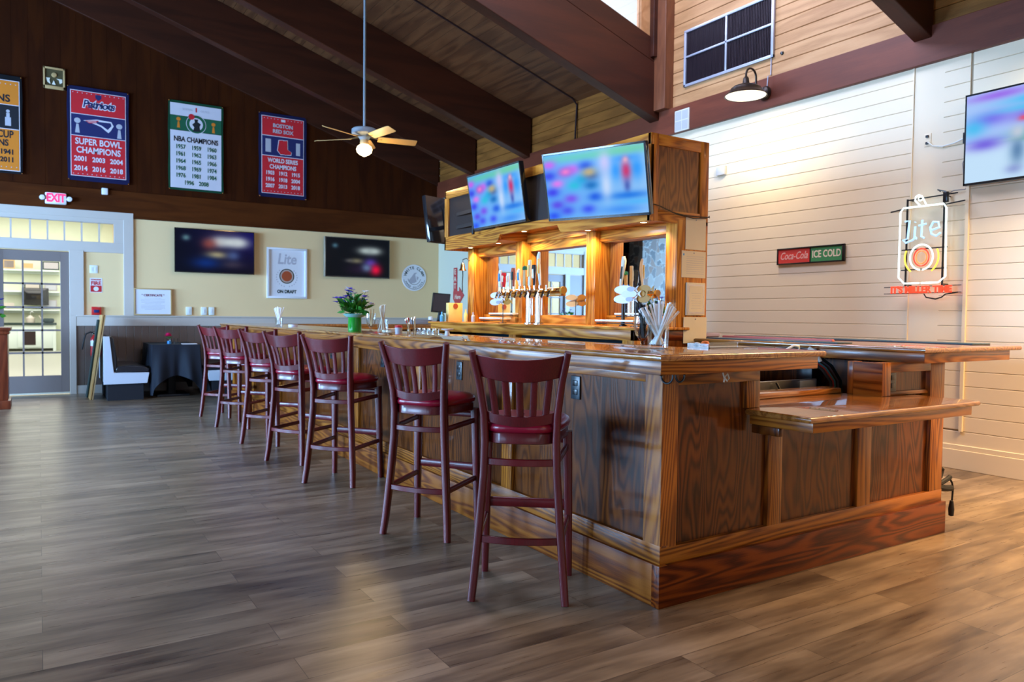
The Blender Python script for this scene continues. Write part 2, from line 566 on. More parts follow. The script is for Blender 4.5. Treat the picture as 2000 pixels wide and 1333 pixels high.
def stone_mat():
    m, nt, b = new_mat('field_stone')
    L = nt.links.new
    tc = nt.nodes.new('ShaderNodeTexCoord')
    mp = nt.nodes.new('ShaderNodeMapping')
    mp.inputs['Scale'].default_value = (1.0, 1.0, 0.8)
    L(tc.outputs['Object'], mp.inputs['Vector'])
    v = nt.nodes.new('ShaderNodeTexVoronoi')
    v.feature = 'DISTANCE_TO_EDGE'
    v.inputs['Scale'].default_value = 5.5
    dn = nt.nodes.new('ShaderNodeTexNoise')
    dn.inputs['Scale'].default_value = 5.0
    L(mp.outputs[0], dn.inputs['Vector'])
    dm = nt.nodes.new('ShaderNodeVectorMath')
    dm.operation = 'MULTIPLY_ADD'
    dm.inputs[1].default_value = (.35, .35, .35)
    L(dn.outputs['Color'], dm.inputs[0])
    L(mp.outputs[0], dm.inputs[2])
    L(dm.outputs[0], v.inputs['Vector'])
    v2 = nt.nodes.new('ShaderNodeTexVoronoi')
    v2.inputs['Scale'].default_value = 5.5
    L(dm.outputs[0], v2.inputs['Vector'])
    r = ramp(nt, [(0.0, (0.03, 0.03, 0.03)), (0.35, (0.07, 0.07, 0.065)), (0.6, (0.11, 0.06, 0.035)), (1.0, (0.15, 0.14, 0.12))])
    sep = nt.nodes.new('ShaderNodeSeparateColor')
    L(v2.outputs['Color'], sep.inputs[0])
    L(sep.outputs[0], r.inputs[0])
    f = math_n(nt, 'GREATER_THAN', v.outputs['Distance'], 0.035)
    mx = nt.nodes.new('ShaderNodeMix')
    mx.data_type = 'RGBA'
    mx.inputs[6].default_value = (0.17, 0.17, 0.15, 1)
    L(f, mx.inputs[0])
    L(r.outputs[0], mx.inputs[7])
    L(mx.outputs[2], b.inputs['Base Color'])
    b.inputs['Roughness'].default_value = .8
    return m


def floor_mat():
    m, nt, b = new_mat('vinyl_plank_floor')
    L = nt.links.new
    tc = nt.nodes.new('ShaderNodeTexCoord')
    br = nt.nodes.new('ShaderNodeTexBrick')
    br.offset = 0.37
    br.offset_frequency = 2
    br.inputs['Scale'].default_value = 1.0
    br.inputs['Brick Width'].default_value = 1.22
    br.inputs['Row Height'].default_value = 0.178
    br.inputs['Mortar Size'].default_value = 0.0011
    br.inputs['Mortar Smooth'].default_value = 0.1
    br.inputs['Bias'].default_value = 0.0
    br.inputs['Color1'].default_value = (0, 0, 0, 1)
    br.inputs['Color2'].default_value = (1, 1, 1, 1)
    br.inputs['Mortar'].default_value = (0.5, 0.5, 0.5, 1)
    L(tc.outputs['Object'], br.inputs['Vector'])
    sep = nt.nodes.new('ShaderNodeSeparateColor')
    L(br.outputs['Color'], sep.inputs[0])
    rnd = sep.outputs[0]
    offv = nt.nodes.new('ShaderNodeCombineXYZ')
    o1 = math_n(nt, 'MULTIPLY', rnd, 31.0)
    L(o1, offv.inputs[0])
    L(o1, offv.inputs[2])
    add = nt.nodes.new('ShaderNodeVectorMath')
    add.operation = 'ADD'
    L(tc.outputs['Object'], add.inputs[0])
    L(offv.outputs[0], add.inputs[1])

    def nz(scale, sx, sy, detail=3, rough=.5, dist=0.0):
        mp = nt.nodes.new('ShaderNodeMapping')
        mp.inputs['Scale'].default_value = (sx, sy, 1)
        L(add.outputs[0], mp.inputs['Vector'])
        n = nt.nodes.new('ShaderNodeTexNoise')
        n.inputs['Scale'].default_value = scale
        n.inputs['Detail'].default_value = detail
        n.inputs['Roughness'].default_value = rough
        n.inputs['Distortion'].default_value = dist
        L(mp.outputs[0], n.inputs['Vector'])
        return n.outputs['Fac']
    a = nz(3.0, 0.45, 3.0, 4, .55, .4)
    g = nz(60.0, 0.05, 1.0, 3, .6)
    k = nz(2.2, 0.8, 2.2, 3, .6, .6)
    t = math_n(nt, 'MULTIPLY', a, 0.75)
    t = math_n(nt, 'ADD', t, math_n(nt, 'MULTIPLY', g, 0.20))
    t = math_n(nt, 'ADD', t, math_n(nt, 'MULTIPLY', rnd, 0.16))
    t = math_n(nt, 'ADD', t, math_n(nt, 'MULTIPLY', k, 0.40))
    r = ramp(nt, [(0.42, (0.026, 0.016, 0.010)), (0.58, (0.082, 0.054, 0.034)), (0.76, (0.195, 0.138, 0.088)), (0.98, (0.37, 0.275, 0.18))])
    L(t, r.inputs[0])
    mx = nt.nodes.new('ShaderNodeMix')
    mx.data_type = 'RGBA'
    L(br.outputs['Fac'], mx.inputs[0])
    L(r.outputs[0], mx.inputs[6])
    mx.inputs[7].default_value = (0.045, 0.03, 0.02, 1)
    L(mx.outputs[2], b.inputs['Base Color'])
    rr = math_n(nt, 'MULTIPLY_ADD', g, 0.25)
    rr.node.inputs[2].default_value = 0.19
    L(rr, b.inputs['Roughness'])
    bp = nt.nodes.new('ShaderNodeBump')
    bp.inputs['Strength'].default_value = 0.25
    bp.inputs['Distance'].default_value = 0.002
    h = math_n(nt, 'SUBTRACT', t, math_n(nt, 'MULTIPLY', br.outputs['Fac'], 1.0))
    L(h, bp.inputs['Height'])
    L(bp.outputs['Normal'], b.inputs['Normal'])
    b.inputs['Specular IOR Level'].default_value = 0.7
    return m


def screen_mat(strength=1.0):
    m, nt, b = new_mat('lit_screen_picture')
    at = nt.nodes.new('ShaderNodeAttribute')
    at.attribute_name = 'picture'
    nt.links.new(at.outputs['Color'], b.inputs['Emission Color'])
    b.inputs['Emission Strength'].default_value = strength
    b.inputs['Base Color'].default_value = (0.004, 0.004, 0.005, 1)
    b.inputs['Roughness'].default_value = 0.18
    b.inputs['Specular IOR Level'].default_value = 0.06
    return m


M_screen = screen_mat(1.0)


def lin(c):
    return tuple(((x / 255.0 + 0.055) / 1.055) ** 2.4 if x > 10 else x / 255.0 / 12.92 for x in c)


def picture(base_fn, blobs, nx=72, ny=42):
    """blurred picture on the screen as a colour attribute; blobs: (u,v,su,sv,rgb,weight)"""
    def f(u, v):
        c = list(base_fn(u, v))
        for (bu, bv, su, sv, col, wt) in blobs:
            d = ((u - bu) / su) ** 2 + ((v - bv) / sv) ** 2
            if d > 9:
                continue
            k = wt * math.exp(-d)
            c = [a * (1 - k) + b_ * k for a, b_ in zip(c, col)]
        return lin(c)
    return f


def screen(parent, w_, h_, z, fn, nx=80, ny=46):
    bm = bmesh.new()
    vs = [[bm.verts.new(((i / nx - .5) * w_, (j / ny - .5) * h_, z)) for i in range(nx + 1)] for j in range(ny + 1)]
    for j in range(ny):
        for i in range(nx):
            bm.faces.new((vs[j][i], vs[j][i + 1], vs[j + 1][i + 1], vs[j + 1][i]))
    me = bpy.data.meshes.new('screen')
    bm.to_mesh(me)
    bm.free()
    at = me.color_attributes.new('picture', 'FLOAT_COLOR', 'POINT')
    for j in range(ny + 1):
        for i in range(nx + 1):
            c = fn(i / nx, j / ny)
            at.data[j * (nx + 1) + i].color = (*c, 1)
    me.materials.append(M_screen)
    o = bpy.data.objects.new('screen', me)
    COL.objects.link(o)
    o.parent = parent
    return o


def tv(label, M, w_, h_, fn, silver=False, group=None, wall=0.08, bez=0.012):
    r = thing('television', label, 'television', M, group)
    d = 0.045
    b = MB()
    b.box(-w_ / 2, w_ / 2, -h_ / 2, h_ / 2, -d, 0.0, b=.006)
    b.build('housing', M_bezel, r, local=True)
    f = MB()
    for x0, x1, y0, y1 in ((-w_ / 2, w_ / 2, h_ / 2 - bez, h_ / 2), (-w_ / 2, w_ / 2, -h_ / 2, -h_ / 2 + bez * 1.5), (-w_ / 2, -w_ / 2 + bez, -h_ / 2, h_ / 2), (w_ / 2 - bez, w_ / 2, -h_ / 2, h_ / 2)):
        f.box(x0, x1, y0, y1, -0.002, 0.004)
    f.build('bezel', M_bezel, r, local=True)
    if silver:
        MB().box(-w_ / 2 - .012, -w_ / 2 + .003, -h_ / 2, h_ / 2, -d, 0.005, b=.003).build('side_edge', M_silver, r, local=True)
    k = MB()
    k.box(-.2, .2, -.14, .14, -d - .02, -d + .001, b=.004)
    k.build('back_cover', M_blackm, r, local=True)
    a = MB()
    a.box(-.05, .05, -.12, .12, -d - wall, -d - .018)
    a.box(-.12, .12, -.02, .02, -d - wall, -d - .018)
    a.build('wall_mount', M_blackm, r, local=True)
    if fn:
        screen(r, w_ - 2 * bez, h_ - 2.4 * bez, 0.0025, fn)
    return r

# ================================================================== SETTING
XR, YF, XL, YB = 6.5, 12.95, -6.5, -4.6
M_floor = floor_mat()
structure(MB().box(XL - .3, XR + .3, YB - .3, YF + .15, -0.12, 0.0).build('floor', M_floor, smooth=False))

# ---- far wall (faces -Y), with the door, the transom and the lobby behind
t = MB()
t.box(.385, 1.3, YF, YF + .15, 0, 2.27)
t.box(.976, 1.3, YF, YF + .15, 2.27, 2.58)
t.box(1.3, XR, YF, YF + .15, 0, 2.9)
t.box(-2.35, 1.3, YF, YF + .15, 2.58, 2.9)
t.box(-2.0, .385, YF, YF + .15, 2.12, 2.27)
structure(t.build('wall_far', M_beige, smooth=False))
structure(MB().box(XL, -1.50, YF, YF + .15, 0, 2.12).box(XL, -2.0, YF, YF + .15, 2.12, 2.9).build('wall_far_left', M_taupe, smooth=False))
# brown boards above: gable
t = MB()
t.prism([(XL, 2.9), (XR, 2.9), (XR, 4.5), (0.0, 6.6), (XL, 4.5)], YF, YF + .15, 'xz')
x = XL
while x < XR:
    zt = 6.55 - .33 * abs(x)
    t.box(x + .0012, x + .1988, YF - .012, YF + .01, 3.06, max(3.2, zt - .03))
    x += .2
structure(t.build('wall_far_upper', brown_wall, smooth=False))
t = MB().box(XL, XR, YF - .03, YF + .01, 2.675, 3.08, b=.004)
t.box(1.25, XR, YF - .045, YF + .01, 2.672, 2.70, b=.003)
structure(t.build('trim_1', header_wood, smooth=False))
# white casing around door and transom
t = MB()
yy0, yy1 = YF - .035, YF + .01
t.box(-2.45, 1.244, yy0, yy1, 2.64, 2.752, b=.004)
t.box(-2.45, 1.107, yy0 + .012, yy1, 2.575, 2.645, b=.003)
t.box(1.107, 1.244, yy0, yy1, 1.175, 2.645, b=.004)
t.box(.976, 1.11, yy0 + .012, yy1, 2.19, 2.58, b=.003)
t.box(-2.05, 1.11, yy0 + .006, yy1, 2.13, 2.285, b=.003)
t.box(.385, .573, yy0, yy1, 1.17, 2.15, b=.004)
t.box(.385, .47, yy0, yy1, 0, 1.18, b=.004)
t.box(-2.45, -2.0, yy0, yy1, 0, 2.65, b=.004)
t.box(-1.62, -1.50, yy0, yy1, 0, 2.15, b=.004)
t.box(-.60, -.53, yy0, yy1, 0, 2.15, b=.004)
structure(t.build('trim_2', M_white, smooth=False))
# chair rail band
t = MB()
t.box(.47, XR, YF - .03, YF + .01, 1.02, 1.178, b=.004)
t.box(.47, XR, YF - .05, YF + .01, 1.16, 1.182, b=.004)
structure(t.build('trim_3', M_white, smooth=False))
# wainscot boards
t = MB()
x = .47
while x < XR - .01:
    t.box(x + .002, min(XR, x + .108), YF - .012, YF + .01, .0, 1.03, b=.003, seg=1)
    x += .11
structure(t.build('trim_4', M_wains, smooth=False))
structure(MB().box(.47, XR, YF - .026, YF + .01, 0, .125, b=.004).build('baseboard_far', M_white, smooth=False))
# transom window
t = thing('window_1', None, None, (0, YF, 2.42))
t['kind'] = 'structure'
f = MB()
xs = [-.342, -.108, .107, .319, .542, .771]
xs = [-1.95 + .2215 * k for k in range(0, 7)] + xs
for q in xs:
    f.box(q, q + .022, YF + .01, YF + .04, 2.27, 2.58)
f.box(-2.0, .976, YF + .01, YF + .04, 2.262, 2.285)
f.box(-2.0, .976, YF + .01, YF + .04, 2.57, 2.59)
f.build('window_frame', M_white, t, smooth=False)
MB().box(-2.0, .976, YF + .022, YF + .027, 2.27, 2.58).build('window_pane', M_glass, t, smooth=False)


def glazed_door(name, x0, x1):
    r = thing(name, None, None, ((x0 + x1) / 2, YF, 0))
    r['kind'] = 'structure'
    y0, y1 = YF + .01, YF + .055
    d = MB()
    g0, g1, zb, zt_ = x0 + .105, x1 - .11, .285, 1.97
    d.box(x0, g0, y0, y1, .035, 2.115, b=.003)
    d.box(g1, x1, y0, y1, .035, 2.115, b=.003)
    d.box(g0 - .005, g1 + .005, y0, y1, .035, zb)
    d.box(g0 - .005, g1 + .005, y0, y1, zt_, 2.115)
    wdt = (g1 - g0)
    nx = 3
    for k in range(1, nx):
        xx = g0 + wdt * k / nx
        d.box(xx - .011, xx + .011, y0 + .004, y1 - .004, zb, zt_)
    for zz in (1.635, 1.289, .954, .622):
        d.box(g0, g1, y0 + .004, y1 - .004, zz - .013, zz + .013)
    d.build('door_leaf', M_taupe, r, smooth=False)
    MB().box(g0, g1, YF + .03, YF + .035, zb, zt_).build('door_glass', M_glass, r, smooth=False)
    MB().box(x0, x1, YF + .012, YF + .05, .012, .036).build('door_sweep', pbr('pale_door_sweep', (.62, .60, .48), .5), r, smooth=False)
    return r


glazed_door('door_1', -.53, .383)
glazed_door('door_2', -1.50, -.60)

# ---- lobby beyond
structure(MB().box(-4.5, 3.5, YF + .15, 27.6, -.12, 0).build('floor_lobby', M_lobfloor, smooth=False))
structure(MB().box(-4.5, 3.5, 27.5, 27.7, 0, 4.4).build('wall_lobby', M_lobwall, smooth=False))
structure(MB().box(2.2, 2.35, YF + .15, 27.5, 0, 4.4).box(-4.4, -4.25, YF + .15, 27.5, 0, 4.4).build('wall_lobby_side', M_lobwall, smooth=False))
structure(MB().box(-4.5, 3.5, YF + .15, 27.7, 4.3, 4.4).build('ceiling_lobby', M_white, smooth=False))
t = thing('counter_cabinet', 'long white cabinet with dark worktop seen through the glass door', 'cabinet', (-1, 27.2, 0))
MB().box(-2.6, .40, 27.0, 27.5, .08, .80, b=.01).box(.36, .44, 26.98, 27.5, 0, .80).box(-.55, .05, 26.97, 27.0, .12, .66, b=.005).build('body', M_lobcab, t)
MB().box(-2.65, .46, 26.94, 27.5, .80, .855, b=.005).build('worktop', M_dgrn, t)
MB().box(-.42, -.09, 26.955, 26.98, .19, .60).build('oven_window', M_filter, t)
for k, zz in enumerate((1.27, 1.83, 2.48)):
    s_ = thing('wall_shelf', ('lowest', 'middle', 'topmost')[k] + ' long white shelf seen through the glass door', 'shelf', (-1, 27.3, zz), 'white wall shelves in the lobby')
    MB().box(-2.6, .55, 27.2, 27.5, zz - .045, zz, b=.004).build('board', M_lobcab, s_)
    MB().box(-2.6, .55, 27.44, 27.5, zz - .12, zz - .045).build('cleat', M_lobcab, s_)
fr = [(-.16, 1.85, .42, .24, 'white picture in dark frame on the middle lobby shelf'), (.33, 2.50, .44, .25, 'dark framed picture at the right end of the top lobby shelf'), (-.75, 2.50, .30, .26, 'brown framed picture on the top lobby shelf'),
      (.30, 1.29, .36, .28, 'grey picture at the right of the lowest lobby shelf'), (-.78, 1.30, .30, .16, 'small white sign on the lowest lobby shelf'), (-.28, 2.50, .34, .2, 'pale landscape picture in the middle of the top lobby shelf'), (.32, 1.85, .34, .2, 'blue grey picture near the right end of the middle lobby shelf')]
for i, (cx, z0, ww, hh, lb) in enumerate(fr):
    p = thing('picture_frame', lb, 'picture', (cx, 27.3, z0), 'pictures on the lobby shelves')
    MB().box(cx - ww / 2, cx + ww / 2, 27.26, 27.29, z0, z0 + hh).build('frame', [M_dgrn, M_dgrn, M_tan, M_frame, M_white, M_white, M_frame][i], p, smooth=False)
    MB().box(cx - ww / 2 + .03, cx + ww / 2 - .03, 27.255, 27.265, z0 + .03, z0 + hh - .03).build('picture', [M_white, M_frame, M_taupe, M_fishg, M_white, M_tan, M_fishg][i], p, smooth=False)
tv('black television on the wall above the white lobby cabinet', FAR(-.085, 1.66, 27.1), .69, .52, None)
t = thing('water_jug', 'white jug with tall spout on the dark lobby worktop', 'jug', (-.22, 27.15, .855))
MB().lathe([(.03, .856), (.11, .86), (.12, 1.0), (.06, 1.05), (.05, 1.08)], (-.22, 27.15, 0)).build('body', M_white, t)
MB().tube([(-.22, 27.15, 1.07), (-.22, 27.15, 1.18), (-.16, 27.15, 1.2), (-.14, 27.15, 1.16)], .012).build('spout', M_steel, t)
t = thing('tabletop_appliance', 'dark blue rounded appliance at the end of the lobby worktop', 'appliance', (.25, 27.15, .855))
MB().box(.10, .40, 27.02, 27.28, .86, 1.0, b=.05).build('body', M_dgrn, t)
MB().tube([(.12, 27.1, .95), (.04, 27.1, 1.0), (0, 27.1, 1.08)], .015).build('handset', M_white, t)

# ---- right wall (faces -X): white shiplap, brown header, pine siding
t = MB()
t.box(XR + .012, XR + .2, YB, YF + .15, 0, 3.5)
structure(t.build('wall_right', M_gap, smooth=False))
t = MB()
P_ = .126


def ship(mb, y0, y1, z0, z1, zoff=.066):
    k = math.ceil((z0 - zoff) / P_ - 1)
    while zoff + k * P_ < z1:
        a, b_ = zoff + k * P_, zoff + (k + 1) * P_
        a, b_ = max(a, z0), min(b_, z1)
        if b_ - a > .01:
            mb.prism([(XR + .013, a + .001), (XR + .004, a + .001), (XR, a + .006), (XR, b_ - .004), (XR + .004, b_ - .001), (XR + .013, b_ - .001)], y0, y1, 'xz')
        k += 1


ship(t, 3.735, 10.7, .17, 3.45)
ship(t, 3.262, 3.47, .33, 3.45)
ship(t, YB, 3.24, .17, 3.45)
ship(t, 3.24, 3.735, .17, .322)
structure(t.build('wall_right_shiplap', M_ship, smooth=False))
t = MB()
t.box(XR, XR + .02, 3.47, 3.735, .325, 3.45)          # smooth pilaster strip
t.box(XR - .012, XR + .02, 3.728, 3.738, .33, 3.45)
t.box(XR - .02, XR + .02, 3.236, 3.262, .318, 3.0)
structure(t.build('trim_5', M_ship, smooth=False))
structure(MB().box(XR - .002, XR + .02, 10.7, YF, 1.0, 3.45).box(XR - .006, XR + .02, 10.66, 10.74, 0, 3.45).box(XR - .002, XR + .02, 10.7, YF, 0, 1.02).build('wall_right_plain', M_mint, smooth=False))
t = MB()
t.box(XR - .02, XR + .02, YB, YF, 0, .165, b=.004)
t.box(XR - .012, XR + .02, YB, YF, .165, .205, b=.004)
structure(t.build('baseboard_right', M_ship, smooth=False))
t = MB().box(XR - .05, XR + .1, YB, YF, 3.445, 3.76, b=.006)
structure(t.build('trim_6', header_y, smooth=False))
t = MB()
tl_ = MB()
z = 3.76
while z < 8.2:
    if z > 4.3:
        t.prism([(XR + .1, z + .002), (XR + .006, z + .002), (XR, z + .008), (XR, z + .132), (XR + .006, z + .138), (XR + .1, z + .138)], 3.55, 7.02, 'xz')
        z += .14
        continue
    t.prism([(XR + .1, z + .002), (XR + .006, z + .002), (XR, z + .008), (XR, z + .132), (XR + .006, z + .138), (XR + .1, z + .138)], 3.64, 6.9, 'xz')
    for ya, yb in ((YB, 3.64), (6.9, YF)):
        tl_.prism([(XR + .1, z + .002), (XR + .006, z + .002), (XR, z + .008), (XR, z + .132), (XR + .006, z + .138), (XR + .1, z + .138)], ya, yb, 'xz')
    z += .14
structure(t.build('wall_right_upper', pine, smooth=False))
structure(tl_.build('wall_right_band', pine_shaded, smooth=False))

# ---- other walls
t = MB()
openY = [(-1.85, .65), (2.15, 4.65), (6.15, 8.65), (9.85, 12.15)]
ys = [YB] + [v for o_ in openY for v in o_] + [YF + .15]
for i in range(0, len(ys), 2):
    t.box(XL - .2, XL, ys[i], ys[i + 1], 0, 4.6)
for a, b_ in openY:
    t.box(XL - .2, XL, a, b_, 0, .8)
    t.box(XL - .2, XL, a, b_, 2.7, 4.6)
structure(t.build('wall_left', M_beige, smooth=False))
for i, (a, b_) in enumerate(openY):
    r = thing('window_%d' % (i + 2), None, None, (XL, (a + b_) / 2, 1.75))
    r['kind'] = 'structure'
    f = MB()
    for k in range(4):
        yy = a + (b_ - a) * k / 3
        f.box(XL - .12, XL - .06, yy - .03, yy + .03, .8, 2.7)
    for zz in (.82, 1.75, 2.68):
        f.box(XL - .12, XL - .06, a, b_, zz - .025, zz + .025)
    f.build('window_frame', M_white, r, smooth=False)
t = MB()
for a, b_ in ((XL, -4.3), (-.9, .1), (3.5, XR)):
    t.box(a, b_, YB - .2, YB, 0, 6.7)
for a, b_ in ((-4.3, -.9), (.1, 3.5)):
    t.box(a, b_, YB - .2, YB, 0, .7)
    t.box(a, b_, YB - .2, YB, 2.9, 6.7)
structure(t.build('wall_back', brown_wall, smooth=False))

# ---- stone chimney on the far wall, seen in the bar mirrors
M_stone = stone_mat()
t = thing('stone_fireplace', 'tall field stone chimney seen in the bar mirror', 'fireplace', (-4.4, 12.5, 0))
MB().box(-5.5, -3.25, 12.45, 12.90, 0, 4.0).build('chimney', M_stone, t, smooth=False)
MB().box(-5.0, -3.8, 12.30, 12.46, 1.35, 1.47, b=.01).build('mantel', oak['x'], t)
structure(MB().box(-3.25, -2.45, 12.92, 12.96, 0, 3.0).build('trim_8', brown_wall, smooth=False))

# ---- roof: low slopes either side of the raised bay
ZC = lambda x_: 4.30 + .33 * (6.5 - x_)
RIDGE = 6.445


def slope(mb, y0, y1):
    for sx in (1, -1):
        n = 46
        for k in range(n):
            xa, xb = 6.55 * k / n, 6.55 * (k + 1) / n
            za, zb = RIDGE - .33 * xa, RIDGE - .33 * xb
            g = .003
            mb.loft([[Vector((sx * (xa + g), yq, za - .33 * g)), Vector((sx * (xb - g), yq, zb + .33 * g)), Vector((sx * (xb - g), yq, zb + .02)), Vector((sx * (xa + g), yq, za + .02))] for yq in (y0, y1)])
            mb.loft([[Vector((sx * xa, yq, za + .012)), Vector((sx * xb, yq, zb + .012)), Vector((sx * xb, yq, zb + .12)), Vector((sx * xa, yq, za + .12))] for yq in (y0, y1)])


t = MB()
slope(t, 6.98, YF + .1)
structure(t.build('ceiling', ceil_wood, smooth=False))
t = MB()
slope(t, YB, 3.60)
structure(t.build('ceiling_near', ceil_wood, smooth=False))
# left slope of the raised bay, and the high flat lid
t = MB()
t.loft([[Vector((-6.55, yq, 4.28)), Vector((0, yq, RIDGE)), Vector((0, yq, RIDGE + .1)), Vector((-6.55, yq, 4.38))] for yq in (3.60, 6.98)])
structure(t.build('ceiling_left', ceil_wood, smooth=False))
structure(MB().box(-.2, 6.7, 3.3, 7.2, 8.1, 8.2).build('ceiling_high', pine, smooth=False))
structure(MB().box(-.25, -.1, 3.3, 7.2, RIDGE, 8.2).build('wall_high', pine, smooth=False))


def rafter(y0, y1, depth=.64, top=0.0, zoff=0.0):
    b_ = MB()
    for sx in (1, -1):
        pts = []
        X0, X1 = 0, 6.47
        za, zb = RIDGE + top, RIDGE + top - .33 * 6.47
        for yq in (y0, y1):
            pts.append([Vector((sx * X0, yq, za - depth)), Vector((sx * X1, yq, zb - depth)), Vector((sx * X1, yq, zb)), Vector((sx * X0, yq, za))])
        b_.loft(pts)
    return structure(b_.build('ceiling_beam', rafter_wood, smooth=False, bevel=.008))


rafter(3.565, 3.72, .66)
rafter(6.885, 7.05, .66)
rafter(9.745, 9.905, .62)
rafter(11.478, 11.63, .62)
rafter(12.905, 12.96, .62)
rafter(.4, .55, .62)
rafter(-2.4, -2.25, .62)
# fascia above the rafters of the raised bay, sill of the clerestory windows
for nm, (ya, yb) in (('trim_9', (6.89, 7.02)), ('trim_10', (3.58, 3.70))):
    b_ = MB()
    b_.loft([[Vector((0, yq, RIDGE + .005)), Vector((6.45, yq, RIDGE + .005 - .33 * 6.45)), Vector((6.45, yq, RIDGE + .28 - .33 * 6.45)), Vector((0, yq, RIDGE + .28))] for yq in (ya, yb)])
    structure(b_.build(nm, rafter_wood, smooth=False, bevel=.006))
# clerestory windows
for nm, y in (('window_7', 6.95), ('window_8', 3.64)):
    r = thing(nm, None, None, (3.2, y, 5.5))
    r['kind'] = 'structure'
    f = MB()
    f.box(6.16, 6.30, y - .04, y + .04, 4.5, 8.1)
    for xx in (.1, 2.1, 4.15):
        f.box(xx - .05, xx + .05, y - .04, y + .04, RIDGE + .25 - .33 * xx, 8.1)
    f.box(0, 6.3, y - .04, y + .04, 8.0, 8.1)
    f.build('window_frame', pine, r, smooth=False)
    g = MB()
    g.prism([(.1, RIDGE + .26 - .033), (6.16, RIDGE + .26 - .33 * 6.16), (6.16, 8.02), (.1, 8.02)], y - .003, y + .003, 'xz')
    g.build('window_pane', M_glass, r, smooth=False)
# dark posts at the corners of the raised bay
structure(MB().box(6.36, 6.52, 6.70, 6.90, 3.755, 8.1, b=.005).build('trim_11', wood('post_stain', (.10, .03, .012), (.17, .055, .02), (.26, .09, .035), 'z', rough=.5, coat=0, contrast=.3), smooth=False))
structure(MB().box(6.30, 6.38, 6.84, 6.98, 4.4, 8.1, b=.004).build('trim_12', rafter_wood, smooth=False))

# ================================================================== THE BAR
XF, YE = 2.24, 2.34          # front plane and near end plane of the bar
FARB = 10.72
bar = thing('bar_cabinet', 'L-shaped dark oak panelled bar front and near end under the long counter', 'bar', (2.3, 2.4, 0))
b = MB()
b.box(XF + .03, XF + .14, YE + .03, FARB, .0, 1.015)
b.box(XF + .10, 2.86, YE + .035, YE + .14, .0, 1.015)
b.box(2.84, 4.345, YE + .035, YE + .128, .0, .80)
b.build('body', oak_panel, bar, smooth=False)
# front: stiles at regular spacing, recessed panels between
st = [2.34, 3.537, 4.735, 5.93, 7.125, 8.32, 9.515, FARB - .11]
MB().prism([(XF, YE), (XF + .095, YE), (XF + .095, YE + .045), (XF + .045, YE + .045), (XF + .045, YE + .108), (XF, YE + .108)], .1835, 1.0155).build('corner_post', oak['z'], bar, smooth=False, bevel=.002)
for s_ in st[1:]:
    MB().box(XF, XF + .045, s_, s_ + .11, .262, .975, b=.002).build('stile', oak['z'], bar)
for i in range(len(st) - 1):
    MB().box(XF + .022, XF + .04, st[i] + .09, st[i + 1] + .02, .25, .98).build('panel', oak_panel, bar, smooth=False)
MB().box(XF - .0006, XF + .045, YE - .0004, FARB, .182, .264, b=.0015).build('bottom_rail', oak['y'], bar)
MB().box(XF, XF + .045, YE + .108, FARB, .965, 1.016, b=.002).build('top_rail', oak['y'], bar)
MB().box(XF - .018, XF + .03, YE - .018, FARB, .0, .184, b=.002).build('toe_kick', toe['y'], bar)
# near end
E0, E1 = 2.335, 4.48
MB().box(E0 - .01, 2.86, YE + .022, YE + .036, .25, .99).box(2.8601, E1 - .1, YE + .022, YE + .036, .25, .757).build('panel', oak_panel, bar, smooth=False)
MB().box(XF + .001, E1, YE - .0008, YE + .044, .182, .255, b=.0015).build('bottom_rail', oak['x'], bar)
MB().box(XF - .0184, E1 + .018, YE - .0184, YE + .03, .0, .1835, b=.002).build('toe_kick', toe['x'], bar)
MB().box(E0 - .002, 2.862, YE + .001, YE + .045, .955, 1.016, b=.002).build('top_rail', oak['x'], bar)
MB().box(2.77, 2.862, YE, YE + .13, .83, .957, b=.002).build('stile', oak['z'], bar)
MB().box(2.934, 3.034, YE, YE + .045, .253, .757, b=.002).build('stile', oak['z'], bar)
MB().box(3.65, 3.765, YE, YE + .045, .253, .757, b=.002).build('stile', oak['z'], bar)
MB().box(4.345, E1, YE, YE + .128, .182, .757, b=.002).build('end_post', oak['z'], bar)


def outlet(parent, x, y, z, face):
    m = MB()
    if face == 'x':
        m.box(x - .008, x, y - .036, y + .036, z - .058, z + .058, b=.003)
    else:
        m.box(x - .036, x + .036, y - .008, y, z - .058, z + .058, b=.003)
    o = m.build('outlet_plate', M_bplate, parent)
    s_ = MB()
    for dz in (-.022, .022):
        if face == 'x':
            s_.box(x - .012, x - .007, y - .018, y + .018, z + dz - .014, z + dz + .014, b=.002)
        else:
            s_.box(x - .018, x + .018, y - .012, y - .007, z + dz - .014, z + dz + .014, b=.002)
    s_.build('outlet_socket', M_black, o)


for yy in (2.972, 4.195, 5.45, 6.65, 7.85):
    outlet(bar, XF + .022, yy, .893, 'x')


def bar_top(name, label, segs, z1, ap, M, cat='countertop', group=None, nose=.028, apr=.055):
    """segs: list of (x0,x1,y0,y1,grain); ap: apron boxes with grain"""
    r = thing(name, label, cat, M, group)
    return r


# the long counter: front run, near end and far return
ct = thing('bar_counter', 'long glossy lacquered oak bar counter running along the stools and around the near end', 'countertop', (2.4, 2.4, 1.0))
ZT = 1.098


def slab(pts, z0, z1, mat, parent, name, rnd=.011):
    m = MB()
    m.prism(pts, z0, z1)
    es = [e for e in m.bm.edges if abs(e.verts[0].co.z - e.verts[1].co.z) < 1e-6]
    bmesh.ops.bevel(m.bm, geom=es, offset=rnd, segments=4, affect='EDGES', profile=.5)
    return m.build(name, mat, parent)


